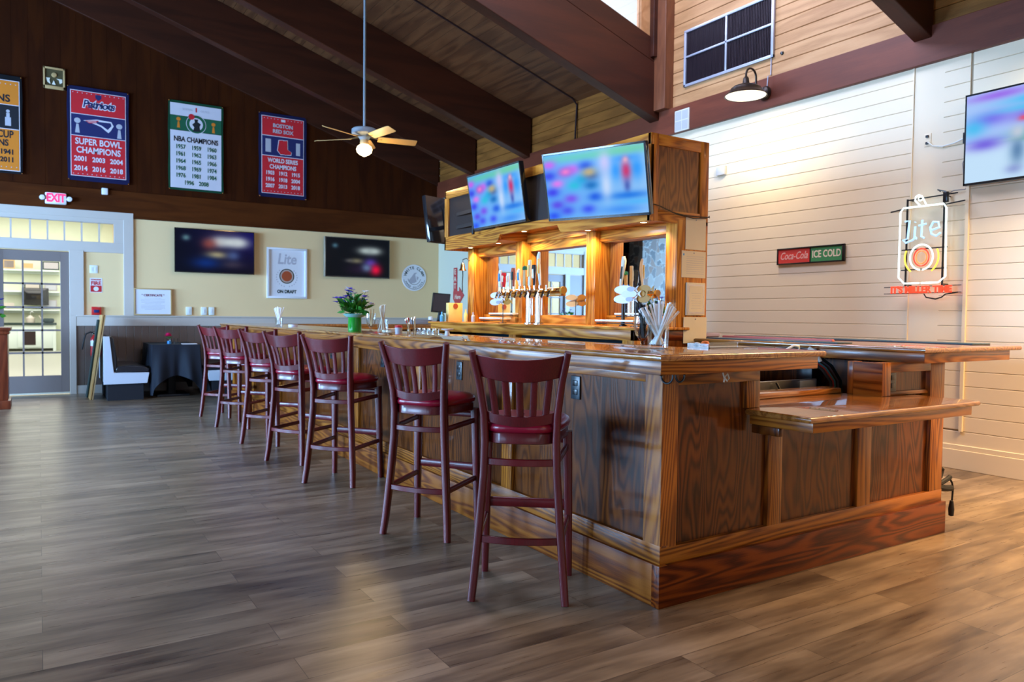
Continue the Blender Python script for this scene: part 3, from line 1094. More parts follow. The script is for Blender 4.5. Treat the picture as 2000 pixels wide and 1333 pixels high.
slab([(2.094, 2.2), (3.155, 2.2), (3.155, 2.73), (2.73, 2.73), (2.73, 10.30), (6.0, 10.30), (6.0, 10.82), (2.094, 10.82)], ZT - .028, ZT, oak_top['y'], ct, 'top')
MB().box(2.108, 2.15, 2.214, 10.80, 1.014, 1.072, b=.002).build('apron', oak['y'], ct)
MB().box(2.109, 3.112, 2.2135, 2.255, 1.0142, 1.0718, b=.002).box(3.07, 3.112, 2.25, 2.72, 1.0142, 1.0718).build('apron', oak['x'], ct)
MB().box(2.70, 5.98, 10.31, 10.35, 1.014, 1.072, b=.002).box(2.69, 2.72, 2.74, 10.31, 1.02, 1.072).build('apron', oak['x'], ct)
fr_ = thing('bar_return', 'far return of the bar below the counter beside the booth wall', 'bar', (4.2, 10.5, 0))
MB().box(2.39, 5.9, 10.42, 10.66, 0, 1.012).build('body', oak_panel, fr_, smooth=False)
MB().box(2.39, 5.9, 10.40, 10.43, .9, 1.0, b=.002).build('rail', oak['x'], fr_)

# lower accessible counter
lc = thing('low_counter', 'low glossy oak shelf counter jutting out of the near end of the bar', 'countertop', (3.4, 2.3, .77))
slab([(2.755, 1.985), (4.155, 1.985), (4.155, 2.335), (3.85, 2.335), (3.85, 2.70), (2.865, 2.70), (2.865, 2.335), (2.755, 2.335)], .802, .829, oak_top['x'], lc, 'top')
MB().box(2.79, 2.83, 2.0, 2.338, .757, .803, b=.002).build('apron', oak['y'], lc)
MB().box(2.791, 4.10, 1.9995, 2.04, .7572, .8028, b=.002).box(4.06, 4.10, 2.04, 2.338, .757, .803).build('apron', oak['x'], lc)
MB().box(2.865, 3.85, 2.58, 2.70, .828, .858, b=.008).build('raised_edge', oak_top['x'], lc)
for bx in (2.80, 4.02):
    MB().box(bx, bx + .03, 2.18, 2.335, .715, .756, b=.004).build('bracket', oak_panel, lc)

# right run
rr = thing('bar_side_cabinet', 'oak panelled right-hand run of the bar with a dark outlet at its near end', 'bar', (4.2, 2.5, 0))
MB().box(4.35, 4.475, YE + .13, 4.38, 0, 1.012).build('side_wall', oak_panel, rr, smooth=False)
MB().box(4.47, 4.50, YE + .046, 4.38, 0, .184, b=.002).build('toe_kick', toe['y'], rr)
MB().box(3.93, 4.345, YE + .03, YE + .05, .83, .985).build('panel', oak_panel, rr, smooth=False)
MB().box(3.852, 3.93, YE, YE + .05, .83, 1.013, b=.002).build('stile', oak['z'], rr)
MB().box(4.33, 4.48, YE + .001, YE + .13, .757, 1.013, b=.002).build('corner_post', oak['z'], rr)
MB().box(3.93, 4.33, YE + .0005, YE + .05, .958, 1.0135, b=.002).build('top_rail', oak['x'], rr)
MB().box(3.93, 4.33, YE + .015, YE + .05, .828, .85, b=.002).build('bottom_rail', oak['x'], rr)
MB().box(3.85, 3.862, YE + .002, YE + .17, .829, 1.012).build('side_panel', oak['y'], rr)
MB().box(3.853, 3.93, YE + .17, YE + .21, .829, 1.012, b=.002).build('stile', oak['z'], rr)
outlet(rr, 3.985, YE + .03, .905, 'y')
rc = thing('side_counter', 'glossy oak counter of the right-hand bar run near the white shiplap wall', 'countertop', (4.5, 2.4, 1.0))
slab([(3.99, 2.19), (5.06, 2.19), (5.06, 4.40), (4.19, 4.40), (4.19, 3.86), (3.99, 3.86)], ZT - .028, ZT, oak_top['y'], rc, 'top')
MB().box(4.03, 4.07, 2.215, 3.86, 1.013, 1.071, b=.002).build('apron', oak['y'], rc)
MB().box(4.031, 4.965, 2.2145, 2.255, 1.0132, 1.0708, b=.002).box(4.925, 4.965, 2.25, 4.38, 1.013, 1.071).build('apron', oak['x'], rc)
tag(MB().box(4.05, 4.20, 2.75, 3.80, ZT, ZT + .008, b=.003).build('bar_mat', M_teal, loc=(4.12, 3.3, ZT)), 'long dark blue rubber mat on the inner edge of the side counter', 'bar mat')
tag(MB().box(4.80, 5.02, 2.35, 4.2, ZT, ZT + .008, b=.003).build('bar_mat', M_teal, loc=(4.9, 3.2, ZT)), 'long dark mat along the outer edge of the side counter', 'bar mat')
tag(MB().box(4.215, 4.245, 2.9, 3.8, ZT, ZT + .022, b=.008).build('rubber_strip', pbr('pink_strip', (.55, .13, .11), .5), loc=(4.23, 3.4, ZT)), 'pinkish red strip lying beside the blue bar mat', 'strip')
tag(MB().box(4.3, 4.55, 4.12, 4.34, ZT, ZT + .03, b=.008).build('folded_cloth', pbr('lavender_cloth', (.38, .36, .55), .8), loc=(4.4, 4.2, ZT)), 'folded lavender cloth at the far end of the side counter', 'cloth')
t = thing('coat_hook', 'black coat hook under the counter on the stool side of the corner', 'hook', (2.20, 2.26, 1.0), 'black hooks under the bar corner')


def hook(r, x, y, d):
    m = MB()
    pts = []
    for k in range(11):
        a = PI * (k / 10.0)
        pts.append(Vector((x, y, 1.006)) + Vector(d) * (.026 - .026 * math.cos(a)) + Vector((0, 0, -.002 - .030 * math.sin(a))))
    pts.insert(0, Vector((x, y, 1.014)))
    m.tube(pts, .0045, 8)
    m.bm.verts.ensure_lookup_table()
    m.build('hook_arm', M_black, r)
    MB().lathe([(.0, -.004), (.007, 0), (.0, .006)], tuple(pts[-1]), 10).build('tip', M_black, r)


hook(t, 2.205, 2.245, (-.35, .93, 0))
t = thing('coat_hook', 'black coat hook under the counter on the near end of the bar', 'hook', (2.29, 2.29, 1.0), 'black hooks under the bar corner')
hook(t, 2.275, 2.30, (.75, -.25, 0))
tag(MB().tube([(2.56, 2.30, 1.01), (2.565, 2.295, .985), (2.58, 2.29, .968), (2.592, 2.29, .98), (2.587, 2.295, 1.0), (2.575, 2.3, .985), (2.57, 2.3, .962)], .004, 6).build('twine_knot', M_paper, loc=(2.57, 2.3, 1.0)), 'pale knotted twine hanging under the counter apron of the near end', 'twine')

# things inside the bar behind the low counter
t = thing('ice_bin', 'stainless steel bar sink with black handle behind the low counter', 'sink', (3.6, 2.9, 0))
MB().box(3.08, 4.10, 2.92, 2.94, .35, .875, b=.004).box(3.08, 4.10, 2.80, 2.94, .35, .77, b=.004).build('front_panel', M_steel, t)
MB().box(3.08, 4.10, 2.94, 3.35, .35, .80, b=.004).build('tub', M_steel, t)
MB().tube([(3.70, 2.90, .80), (3.695, 2.88, .83), (3.69, 2.90, .865)], .007, 8).build('handle', M_black, t)
MB().box(3.93, 4.08, 2.914, 2.921, .795, .868, b=.002).build('maker_plate', M_plate, t)
tag(MB().cyl((3.78, 3.35, .80), (3.78, 3.35, 1.0), .045).build('soda_canister', M_teal, loc=(3.78, 3.35, .8)), 'dark blue cylinder behind the steel sink inside the bar', 'canister')
tag(MB().box(4.23, 4.33, 3.05, 3.17, .8, .935, b=.008).box(4.25, 4.27, 3.06, 3.1, .934, .94).box(4.29, 4.31, 3.06, 3.1, .934, .94).build('control_box', M_black, loc=(4.28, 3.1, .8)), 'small black box fixed inside the side run of the bar', 'box')
cols = [M_rubber, pbr('red_hose', (.35, .02, .03), .5), pbr('blue_hose', (.03, .22, .35), .5), M_rubber, pbr('grey_hose', (.10, .10, .16), .5), M_rubber, M_teal]
hs = thing('hose_bundle', 'bundle of black, red and blue soda hoses curving down behind the low counter', 'hoses', (4.1, 2.8, .8))
for k, mt in enumerate(cols):
    o_ = (k - 3) * .016
    pts = [(3.86 + o_ * .2, 3.05, 1.06), (3.93 + o_ * .3, 2.98, 1.055 + o_ * .3), (4.01 + o_ * .6, 2.9, 1.02 + o_ * .4), (4.07 + o_, 2.83, .95 + o_ * .2), (4.10 + o_, 2.79, .87), (4.105 + o_, 2.78, .76)]
    m = MB()
    P4 = []
    for i in range(len(pts) - 1):
        for s_ in range(3):
            P4.append(Vector(pts[i]).lerp(Vector(pts[i + 1]), s_ / 3))
    P4.append(Vector(pts[-1]))
    m.tube(P4, .0085, 7)
    m.build('hose', mt, hs)
MB().tube([(3.985, 2.90, 1.07), (4.0, 2.86, 1.04), (4.03, 2.85, .99)], .012, 8).build('cable_tie', M_plate, hs)
tag(MB().tube([(3.80, 2.92, 1.06), (3.84, 2.90, 1.085), (3.875, 2.89, 1.08), (3.88, 2.89, 1.06), (3.85, 2.90, 1.045), (3.93, 2.87, 1.04), (4.0, 2.86, 1.045)], .008, 8).build('soda_gun_hose', M_plate, loc=(3.9, 2.78, 1.1)), 'white looped tubing on the gap between the two counters', 'tube')

# ================================================================== BAR STOOLS
def make_stool():
    r = thing('bar_stool', 'tmp', 'bar stool', (0, 0, 0), 'burgundy slat-back bar stools along the bar')
    # rear legs run up into the back posts
    for s in (-1, 1):
        pts = [(s * .205, -.205, 0), (s * .196, -.190, .10), (s * .176, -.172, .34), (s * .160, -.160, .56), (s * .156, -.160, .70), (s * .160, -.170, .82), (s * .178, -.198, .96), (s * .205, -.235, 1.095)]
        szs = [(.032, .038), (.034, .042), (.034, .046), (.033, .050), (.033, .052), (.032, .048), (.031, .042), (.030, .034)]
        MB().barpath(pts, szs, up=(0, 1, 0), round_=.006).build('leg', M_mahog, r, local=True, angle=50)
    for s in (-1, 1):
        pts = [(s * .204, .188, 0), (s * .198, .180, .35), (s * .190, .172, .70)]
        MB().barpath(pts, [(.030, .036), (.038, .042), (.044, .046)], up=(0, 1, 0), round_=.005).build('leg', M_mahog, r, local=True, angle=50)

    def arc(x0, x1, y, bow, n=10):
        return [(x0 + (x1 - x0) * k / n, y - bow * (1 - (2 * k / n - 1) ** 2)) for k in range(n + 1)]

    def rail(name, z0, z1, half, y0, y1, bow, th=.02, arch=0.0, flare=0.0):
        m = MB()
        rings = []
        for (xx, yb) in arc(-half, half, 0, bow):
            k = arch * (1 - (xx / half) ** 2)
            g = 1 + flare
            rings.append([Vector((xx, yb + y0 - th / 2, z0 + k)), Vector((xx, yb + y0 + th / 2, z0 + k)), Vector((xx * g, yb + y1 + th / 2, z1 + k)), Vector((xx * g, yb + y1 - th / 2, z1 + k))])
        m.loft(rings)
        m.build(name, M_mahog, r, local=True, angle=50, bevel=.003)

    rail('top_rail', .985, 1.082, .172, -.198, -.226, .042, .020, -.022, .13)
    rail('lower_rail', .785, .832, .150, -.162, -.170, .030, .020, -.020)
    for k in range(5):
        xx = (k - 2) * .054
        bz = .030 * (1 - (xx / .150) ** 2)
        bt = .042 * (1 - (xx * 1.18 / .172) ** 2)
        MB().barpath([(xx, -.167 - bz, .808), (xx * 1.08, -.178 - (bz + bt) / 2, .89), (xx * 1.18, -.200 - bt, .985)], [(.031, .011)], up=(0, 1, 0), round_=.003).build('slat', M_mahog, r, local=True, angle=50)
    # seat frame and cushion: rounded trapezoid, wider at the front

    def outline(grow=0.0):
        pts = []
        n = 40
        for k in range(n):
            a = 2 * PI * k / n
            c_, s_ = math.cos(a), math.sin(a)
            e = 0.55
            x_ = (abs(c_) ** e) * (1 if c_ >= 0 else -1)
            y_ = (abs(s_) ** e) * (1 if s_ >= 0 else -1)
            half = .150 + .062 * (y_ + 1) / 2 + grow
            pts.append((x_ * half, .008 + y_ * (.198 + grow)))
        return pts

    def seat_loft(levels):
        return [[Vector((x_, y_, z_)) for x_, y_ in outline(g)] for g, z_ in levels]
    MB().loft(seat_loft([(-.002, .690), (.004, .694), (.004, .735), (.0, .740)])).build('seat_frame', M_mahog, r, local=True, angle=40)
    MB().loft(seat_loft([(-.004, .738), (.010, .744), (.014, .758), (.008, .776), (-.012, .790), (-.05, .798), (-.11, .801), (-.16, .802)])).build('seat_cushion', M_vinyl, r, local=True, angle=60)
    # stretchers
    def rod(name, p0, p1, w_, d_):
        MB().barpath([p0, p1], [(w_, d_)], round_=.004).build(name, M_mahog, r, local=True, angle=50)
    # curved rear stretchers, upper and lower
    for z0, zz in ((.595, .625), (.255, .285)):
        f = .158 if z0 > .5 else .182
        yy = -.160 if z0 > .5 else -.176
        rail('rear_stretcher', z0, zz, f, yy, yy, .030, .018)
    for s in (-1, 1):
        rod('side_stretcher', (s * .160, -.150, .612), (s * .190, .172, .628), .018, .030)
        rod('side_stretcher', (s * .182, -.172, .270), (s * .197, .180, .285), .018, .030)
    rod('footrest', (-.190, .184, .345), (.190, .184, .345), .020, .045)
    rod('front_stretcher', (-.186, .174, .660), (.186, .174, .660), .018, .034)
    return r


stool = make_stool()
stools = [((1.745, 2.69), (.63, .78), 'burgundy slat-back bar stool nearest the camera, at the corner of the bar'),
          ((1.76, 3.78), (.815, .58), 'burgundy bar stool standing second from the near corner of the bar'),
          ((1.762, 5.26), (.79, .61), 'burgundy bar stool seen whole from behind, third from the near corner of the bar'),
          ((1.708, 6.225), (.88, .47), 'fourth burgundy bar stool from the near corner, its post behind the third stool'),
          ((1.742, 7.185), (.78, .62), 'burgundy bar stool in the middle of the far three'),
          ((1.748, 8.385), (.76, .65), 'burgundy bar stool in front of the white booth end, second from the far end'),
          ((1.75, 9.33), (.76, .65), 'burgundy bar stool farthest from the camera, beside the black-clothed table')]
stools[4] = (stools[4][0], stools[4][1], 'fifth burgundy bar stool from the near corner of the bar')
for i, ((rx, ry), f, lb) in enumerate(stools):
    n_ = math.hypot(*f)
    fx, fy = f[0] / n_, f[1] / n_
    cx, cy = rx + fx * .205, ry + fy * .205
    M = Matrix(((fy, fx, 0, cx), (-fx, fy, 0, cy), (0, 0, 1, 0), (0, 0, 0, 1)))
    if i == 0:
        stool.matrix_world = M
        stool['label'] = lb
    else:
        dup(stool, M, lb)

# ================================================================== BACK BAR
bb = thing('back_bar', 'tall oak back bar with mirrors, columns and a panelled canopy', 'back bar', (3.85, 5.4, 0))
CX0, CX1, CY0, CY1, CZ0, CZ1 = 3.585, 4.155, 3.90, 7.01, 1.918, 2.525
# canopy carcass
b = MB()
b.box(CX0 + .02, CX1, CY0 + .02, CY1 - .02, 2.06, CZ1 - .01)
b.build('canopy_core', canopy_panel, bb, smooth=False)
for x0, x1 in ((CX0, CX0 + .075), (CX1 - .085, CX1)):       # near end frame
    MB().box(x0, x1, CY0 + .001, CY0 + .03, CZ0, CZ1, b=.002).build('canopy_stile', oak_back['z'], bb)
for z0, z1 in ((2.445, CZ1 - .0005), (CZ0, 2.0)):
    MB().box(CX0 + .07, CX1 - .08, CY0 + .0015, CY0 + .03, z0, z1, b=.002).build('canopy_rail', oak_back['x'], bb)
MB().box(CX0 + .06, CX1 - .07, CY0 + .012, CY0 + .022, 1.98, 2.47).build('canopy_end_panel', canopy_panel, bb, smooth=False)
b = MB()       # far end
b.box(CX0, CX1, CY1 - .03, CY1, CZ0, CZ1, b=.002)
b.build('canopy_end_panel', oak_back['z'], bb)
# front of the canopy
MB().box(CX0, CX0 + .03, CY0, CY1, 2.445, CZ1, b=.002).build('canopy_rail', oak_back['y'], bb)
for y0, y1 in ((CY0 + .001, CY0 + .075), (4.93, 5.01), (5.90, 5.98), (CY1 - .08, CY1)):
    MB().box(CX0 + .0005, CX0 + .03, y0, y1, 2.0, 2.446, b=.002).build('canopy_stile', oak_back['z'], bb)
MB().box(CX0 + .014, CX0 + .024, CY0 + .03, CY1 - .03, 2.04, 2.46).build('canopy_front_panel', pbr('black_canopy_panel', (.016, .007, .005), .45), bb, smooth=False)
pts = [(CY0, CZ0), (4.93, CZ0), (4.97, 1.945), (5.0, 1.99), (5.90, 1.99), (5.93, 1.945), (5.97, CZ0), (CY1, CZ0), (CY1, 2.055), (CY0, 2.055)]
m = MB()
m.prism(pts, CX0, CX0 + .03, 'yz')
m.build('canopy_valance', oak_back['y'], bb, smooth=False, bevel=.002)
# soffits
MB().box(CX0 + .03, CX1, CY0 + .03, 4.95, 1.945, 1.965).build('soffit', oak_back['x'], bb, smooth=False)
MB().box(CX0 + .03, CX1, 5.95, CY1 - .03, 1.945, 1.965).build('soffit', oak_back['x'], bb, smooth=False)
MB().box(CX0 + .03, CX1, 4.93, 5.97, 2.02, 2.04).build('soffit', oak_back['x'], bb, smooth=False)
for y0 in (4.945, 5.935):
    MB().box(CX0 + .03, CX1, y0, y0 + .02, 1.945, 2.03).build('soffit_step', oak_back['x'], bb, smooth=False)
# columns
for y0, y1 in ((3.901, 4.015), (4.83, 4.95), (5.92, 6.04), (6.85, 6.98)):
    zt = 1.946 if y0 != 4.83 and y0 != 5.92 else 1.946
    MB().box(3.85, 4.155, y0, y1, 1.17, zt, b=.002).build('column', oak_back['z'], bb)
# back and mirrors
MB().box(4.02, 4.15, 3.92, 6.97, 1.17, 2.03).build('back_board', oak_back['z'], bb, smooth=False)
for k, (y0, y1) in enumerate(((4.015, 4.83), (4.95, 5.92), (6.04, 6.85))):
    m_ = MB().box(4.0, 4.012, y0 + .01, y1 - .01, 1.25, 1.86)
    m_.build('mirror', M_mirror, bb, smooth=False)
    MB().box(3.975, 4.02, y0, y1, 1.17, 1.255, b=.003).build('mirror_rail', oak_back['y'], bb)
    zt = 1.95 if k != 1 else 2.02
    MB().box(3.90, 3.935, y0, y1, 1.86 if k != 1 else 1.93, zt, b=.002).build('frieze', oak_back['y'], bb)
    MB().box(3.935, 4.02, y0, y1, 1.855, zt).build('frieze_back', oak_back['y'], bb, smooth=False)
# ledge (counter of the back bar) and base
m = MB()
slab([(3.43, 3.868), (3.955, 3.868), (3.955, 3.90), (4.155, 3.90), (4.155, 7.07), (3.43, 7.07)], 1.155, 1.176, oak_back['y'], bb, 'ledge', rnd=.007)
MB().box(3.452, 3.49, 3.895, 7.05, 1.082, 1.156, b=.002).build('ledge_apron', oak_back['y'], bb)
MB().box(3.452, 4.15, 3.895, 3.93, 1.082, 1.156, b=.002).build('ledge_apron', toe['x'], bb)
for y0, y1 in ((3.896, 4.02), (5.41, 5.52), (6.87, 7.0)):
    MB().box(3.456, 3.52, y0, y1, 0, 1.083, b=.002).build('post', oak_back['z'], bb)
MB().box(3.52, 4.15, 3.90, 3.94, 0, 1.083).build('end_panel', oak_panel, bb, smooth=False)
MB().box(4.06, 4.15, 3.897, 3.905, 0, 1.083, b=.001).build('end_stile', oak_back['z'], bb)
MB().box(3.52, 4.15, 7.02, 7.05, 0, 1.156).build('end_panel', oak_panel, bb, smooth=False)
MB().box(3.98, 4.15, 3.94, 7.02, 0, 1.156).build('back_panel', M_teal, bb, smooth=False)
MB().box(3.50, 4.0, 3.94, 7.02, .90, .955, b=.003).build('steel_shelf', M_steel, bb)
MB().box(3.50, 4.0, 3.94, 7.02, .02, .90, b=.003).build('cooler', M_teal, bb)
# downlights
for (lx, ly, lz) in ((3.764, 4.161, 1.945), (3.753, 4.809, 1.945), (3.76, 4.50, 1.945), (3.76, 5.16, 2.02), (3.76, 5.76, 2.02), (3.85, 5.45, 2.02), (3.754, 6.205, 1.945), (3.779, 6.80, 1.945)):
    if (lx, ly) == (3.76, 4.50) or (lx, ly) == (3.85, 5.45):
        continue
    o_ = MB().lathe([(.022, -.004), (.040, -.004), (.042, .0005), (.022, .0005)], (lx, ly, lz), 20).build('downlight', M_chrome, bb)
    MB().lathe([(.0, -.005), (.024, -.004), (.024, .0), (.0, .0)], (lx, ly, lz), 20).build('lens', M_puck, o_)
    d = bpy.data.lights.new('downlight_beam', 'SPOT')
    d.energy = 30
    d.color = (1.0, .72, .38)
    d.spot_size = 2.6
    d.spot_blend = .6
    d.shadow_soft_size = .03
    lo = bpy.data.objects.new('downlight_beam', d)
    COL.objects.link(lo)
    lo.location = (lx, ly, lz - .012)
# papers on the near end
pp = [(3.93, 4.132, 1.737, 1.966, M_cream, 'blank cream sheet at the top of the back bar end'),
      (3.895, 4.136, 1.535, 1.727, M_cream, 'printed notice in a plastic sleeve, second from the top on the back bar end'),
      (3.94, 4.127, 1.263, 1.499, M_cream, 'silver framed certificate on the back bar end'),
      (3.918, 4.152, 1.060, 1.250, M_cream, 'blank cream sheet lowest on the back bar end')]
for i, (x0, x1, z0, z1, mt, lb) in enumerate(pp):
    r = thing('framed_certificate' if i == 2 else 'paper_notice', lb, 'certificate' if i == 2 else 'paper', FAR((x0 + x1) / 2, (z0 + z1) / 2, CY0 - .001 - (.006 if i == 3 else 0)), 'papers on the end of the back bar')
    w_, h_ = x1 - x0, z1 - z0
    if i == 2:
        MB().box(-w_ / 2, w_ / 2, -h_ / 2, h_ / 2, 0, .012, b=.002).build('frame', M_cream, r, local=True)
        MB().box(-w_ / 2 + .012, w_ / 2 - .012, -h_ / 2 + .012, h_ / 2 - .012, .011, .0135).build('mat', M_frame, r, local=True)
        MB().box(-w_ / 2 + .024, w_ / 2 - .024, -h_ / 2 + .024, h_ / 2 - .024, .013, .0145).build('sheet', M_cream, r, local=True)
        q = MB()
        for k in range(7):
            ww = .05 - .004 * (k % 3)
            q.box(-ww, ww, .04 - k * .018, .042 - k * .018, .0146, .0150)
        q.build('print', M_frame, r, local=True)
    else:
        MB().box(-w_ / 2, w_ / 2, -h_ / 2, h_ / 2, 0, .002).build('sheet', mt, r, local=True)
        if i == 1:
            q = MB()
            for k in range(9):
                q.box(-w_ / 2 + .045, w_ / 2 - .02, h_ / 2 - .04 - k * .0155, h_ / 2 - .038 - k * .0155, .0021, .0026)
            q.build('print', M_lgrey, r, local=True)
            MB().box(-w_ / 2 + .012, -w_ / 2 + .024, h_ / 2 - .035, h_ / 2 - .02, .0021, .0028).build('seal', M_blue, r, local=True)
        MB().lathe([(0, 0), (.005, .001), (.004, .005), (0, .006)], (0, h_ / 2 - .014, .002), 10).build('pin', M_frame, r, local=True)
tag(MB().tube([(3.60, 3.885, 2.03), (3.66, 3.88, 2.02), (3.78, 3.878, 1.985), (3.92, 3.876, 1.972), (4.05, 3.878, 1.975), (4.15, 3.882, 1.98), (4.158, 3.89, 1.978)], .004, 6).tube([(3.70, 3.884, 2.01), (3.82, 3.88, 1.975), (3.98, 3.88, 1.96), (4.12, 3.882, 1.972), (4.155, 3.886, 1.99)], .003, 6).build('tv_cable', M_black, loc=(3.85, 3.88, 2.0)), 'two thin black cables sagging across the near end of the canopy', 'cable')

# ================================================================== TELEVISIONS
def base_far(u, v):
    return (6, 8, 30 + 40 * u)


far_pic1 = picture(lambda u, v: (5 + 6 * u, 8, 26 + 60 * u * v), [(.68, .74, .20, .13, (190, 200, 205), .98), (.80, .74, .12, .12, (190, 200, 205), .95), (.55, .74, .10, .12, (185, 195, 200), .85), (.42, .68, .10, .14, (150, 70, 60), .75), (.13, .80, .05, .07, (90, 130, 140), .9),
                                                                    (.52, .42, .14, .09, (190, 180, 130), .8), (.73, .42, .09, .12, (70, 90, 140), .85), (.38, .22, .18, .14, (10, 50, 130), .8), (.72, .2, .15, .1, (90, 80, 90), .5)])
far_pic2 = picture(lambda u, v: (8, 10, 16), [(.62, .70, .13, .10, (165, 180, 180), .95), (.76, .70, .12, .10, (165, 180, 180), .95), (.14, .80, .045, .06, (70, 110, 130), .9), (.48, .42, .10, .07, (150, 145, 110), .7), (.36, .42, .07, .05, (110, 110, 110), .6),
                                              (.70, .38, .10, .12, (90, 70, 190), .8), (.78, .20, .09, .14, (235, 10, 60), .98), (.63, .24, .08, .10, (110, 150, 190), .9), (.5, .2, .18, .14, (50, 25, 60), .5)])
rnd = random.Random(3)
bl = [(.35, .93, .6, .07, (90, 200, 170), .8), (.85, .95, .3, .07, (110, 210, 150), .7)]
for (u_, v_, c_) in [(.05, .85, (200, 90, 235)), (.3, .75, (215, 110, 240)), (.12, .55, (225, 120, 235)), (.22, .72, (70, 50, 225)), (.22, .72, (240, 120, 200)), (.43, .78, (30, 80, 225)), (.04, .68, (50, 60, 230)), (.06, .42, (60, 60, 235)), (.1, .22, (90, 70, 230)), (.25, .3, (120, 80, 235)), (.2, .12, (70, 80, 235)), (.42, .12, (60, 80, 240)), (.05, .05, (40, 80, 240)), (.3, .5, (40, 190, 220)), (.38, .58, (30, 170, 225)), (.5, .3, (30, 90, 225)), (.47, .48, (20, 110, 190)), (.48, .62, (60, 100, 170)), (.46, .68, (190, 170, 120))]:
    bl.append((u_, v_, .072, .068, c_, .97))
bl += [(.72, .66, .05, .14, (40, 150, 250), .9), (.92, .66, .06, .16, (40, 150, 250), .9), (.82, .82, .12, .05, (50, 150, 250), .8), (.82, .64, .045, .14, (205, 40, 100), .95), (.82, .80, .03, .05, (240, 170, 190), .9), (.82, .42, .03, .10, (60, 80, 170), .8), (.82, .28, .22, .06, (20, 110, 225), .85), (.9, .18, .2, .05, (60, 180, 250), .6), (.75, .08, .2, .07, (30, 120, 240), .6), (.62, .45, .05, .2, (225, 230, 250), .7), (.62, .8, .06, .15, (215, 200, 245), .8)]
main_pic = picture(lambda u, v: (85 + 60 * u, 165 + 30 * u, 246), bl)


def tvM(c, ya, ti):
    r = Vector((math.sin(ya), -math.cos(ya), 0))
    n = Vector((-math.cos(ya) * math.cos(ti), -math.sin(ya) * math.cos(ti), -math.sin(ti)))
    u = n.cross(r)
    return basis(c, r, u, n)


tv('bright lit television angled out at the near corner of the back bar canopy', tvM((3.325, 4.195, 2.187), .312, .226) @ Matrix.Rotation(math.radians(-1.0), 4, 'Z'), .86, .49, main_pic, wall=.10)
t = thing('wall_mount_arm', 'black folding arm behind the angled television', 'bracket', (3.5, 4.3, 2.2))
MB().bar((3.585, 4.5, 2.26), (3.46, 4.62, 2.24), .03, .05).build('arm', M_blackm, t)
MB().bar((3.46, 4.62, 2.24), (3.44, 4.27, 2.21), .03, .05).build('arm', M_blackm, t)
tv('lit television in the middle of the back bar canopy, facing the stools', tvM((3.472, 5.80, 2.303), .009, .162), .90, .508, main_pic, wall=.04)
t = thing('wall_mount_arm', 'black wall mount arms showing left of the middle canopy television', 'bracket', (3.53, 6.5, 2.2))
MB().box(3.51, 3.53, 6.27, 6.30, 2.02, 2.42, b=.003).build('rail', M_blackm, t)
MB().bar((3.52, 6.28, 2.12), (3.58, 6.72, 2.13), .02, .035).build('arm', M_blackm, t)
MB().bar((3.52, 6.28, 2.25), (3.58, 6.72, 2.26), .02, .035).build('arm', M_blackm, t)
tv('thin black television hung off the far end of the canopy, seen from behind', tvM((3.94, 7.50, 2.275), -1.22, .16), .90, .508, far_pic2, wall=.06)
t = thing('wall_mount_arm', 'black arm holding the television at the far end of the canopy', 'bracket', (3.9, 7.2, 2.2))
MB().bar((3.72, 7.012, 2.22), (3.80, 7.2, 2.22), .03, .05).build('arm', M_blackm, t)
MB().bar((3.80, 7.2, 2.22), (3.92, 7.40, 2.25), .03, .05).build('arm', M_blackm, t)
tv('dark screened television with silver left edge on the beige wall, nearer the round sign', FAR(4.84, 2.243, YF - .11), 1.205, .70, far_pic2, silver=True)
tv('dark blue screened television on the beige wall above the certificate', FAR(2.425, 2.226, YF - .11), 1.22, .70, far_pic1)
rp = [(.5, .85, .25, .05, (40, 190, 240), .9), (.2, .95, .2, .05, (150, 90, 230), .8), (.15, .7, .12, .08, (120, 110, 235), .9), (.05, .62, .08, .1, (60, 190, 240), .8), (.5, .68, .2, .09, (110, 60, 215), .95), (.45, .76, .28, .04, (70, 200, 240), .8), (.48, .68, .06, .04, (240, 190, 80), .9), (.35, .64, .03, .03, (240, 70, 90), .9), (.6, .66, .05, .03, (230, 60, 80), .8), (.55, .48, .22, .06, (25, 170, 120), .95), (.5, .42, .18, .03, (40, 140, 90), .8), (.12, .42, .12, .07, (110, 90, 220), .9), (.32, .3, .045, .16, (80, 120, 165), .85), (.3, .1, .05, .05, (120, 130, 200), .6), (.32, .5, .05, .08, (200, 205, 220), .9), (.85, .8, .12, .08, (120, 90, 230), .9), (.85, .4, .1, .1, (40, 160, 150), .7)]
right_pic = picture(lambda u, v: (195, 225, 250) if v < .45 else (170, 200, 250), rp)
tv('large bright television on the white shiplap wall at the right edge', RIGHT(2.64, 2.715, 6.42), 1.23, .735, right_pic, wall=.032)
t = thing('wall_outlet', 'small double outlet with two black plugs on the smooth wall strip', 'outlet', RIGHT(3.60, 2.80, 6.5))
MB().box(-.03, .03, -.055, .055, 0, .006, b=.002).build('plate', M_ship, t, local=True)
MB().box(-.012, .012, .018, .04, .005, .02, b=.003).build('socket', M_black, t, local=True)
MB().box(-.012, .012, -.04, -.018, .005, .02, b=.003).build('socket', M_black, t, local=True)
tag(MB().tube([(6.48, 3.59, 2.78), (6.487, 3.55, 2.74), (6.487, 3.47, 2.72), (6.487, 3.37, 2.73), (6.487, 3.29, 2.755), (6.47, 3.25, 2.78)], .006, 6).build('power_cord', M_plate, loc=(6.49, 3.4, 2.74)), 'white cord from the wall outlet to the large right television', 'cord')
tag(MB().box(6.43, 6.495, 3.235, 3.275, 2.70, 2.79, b=.003).build('junction_box', M_black, loc=(6.46, 3.26, 2.74)), 'small black box on the wall beside the large right television', 'box')
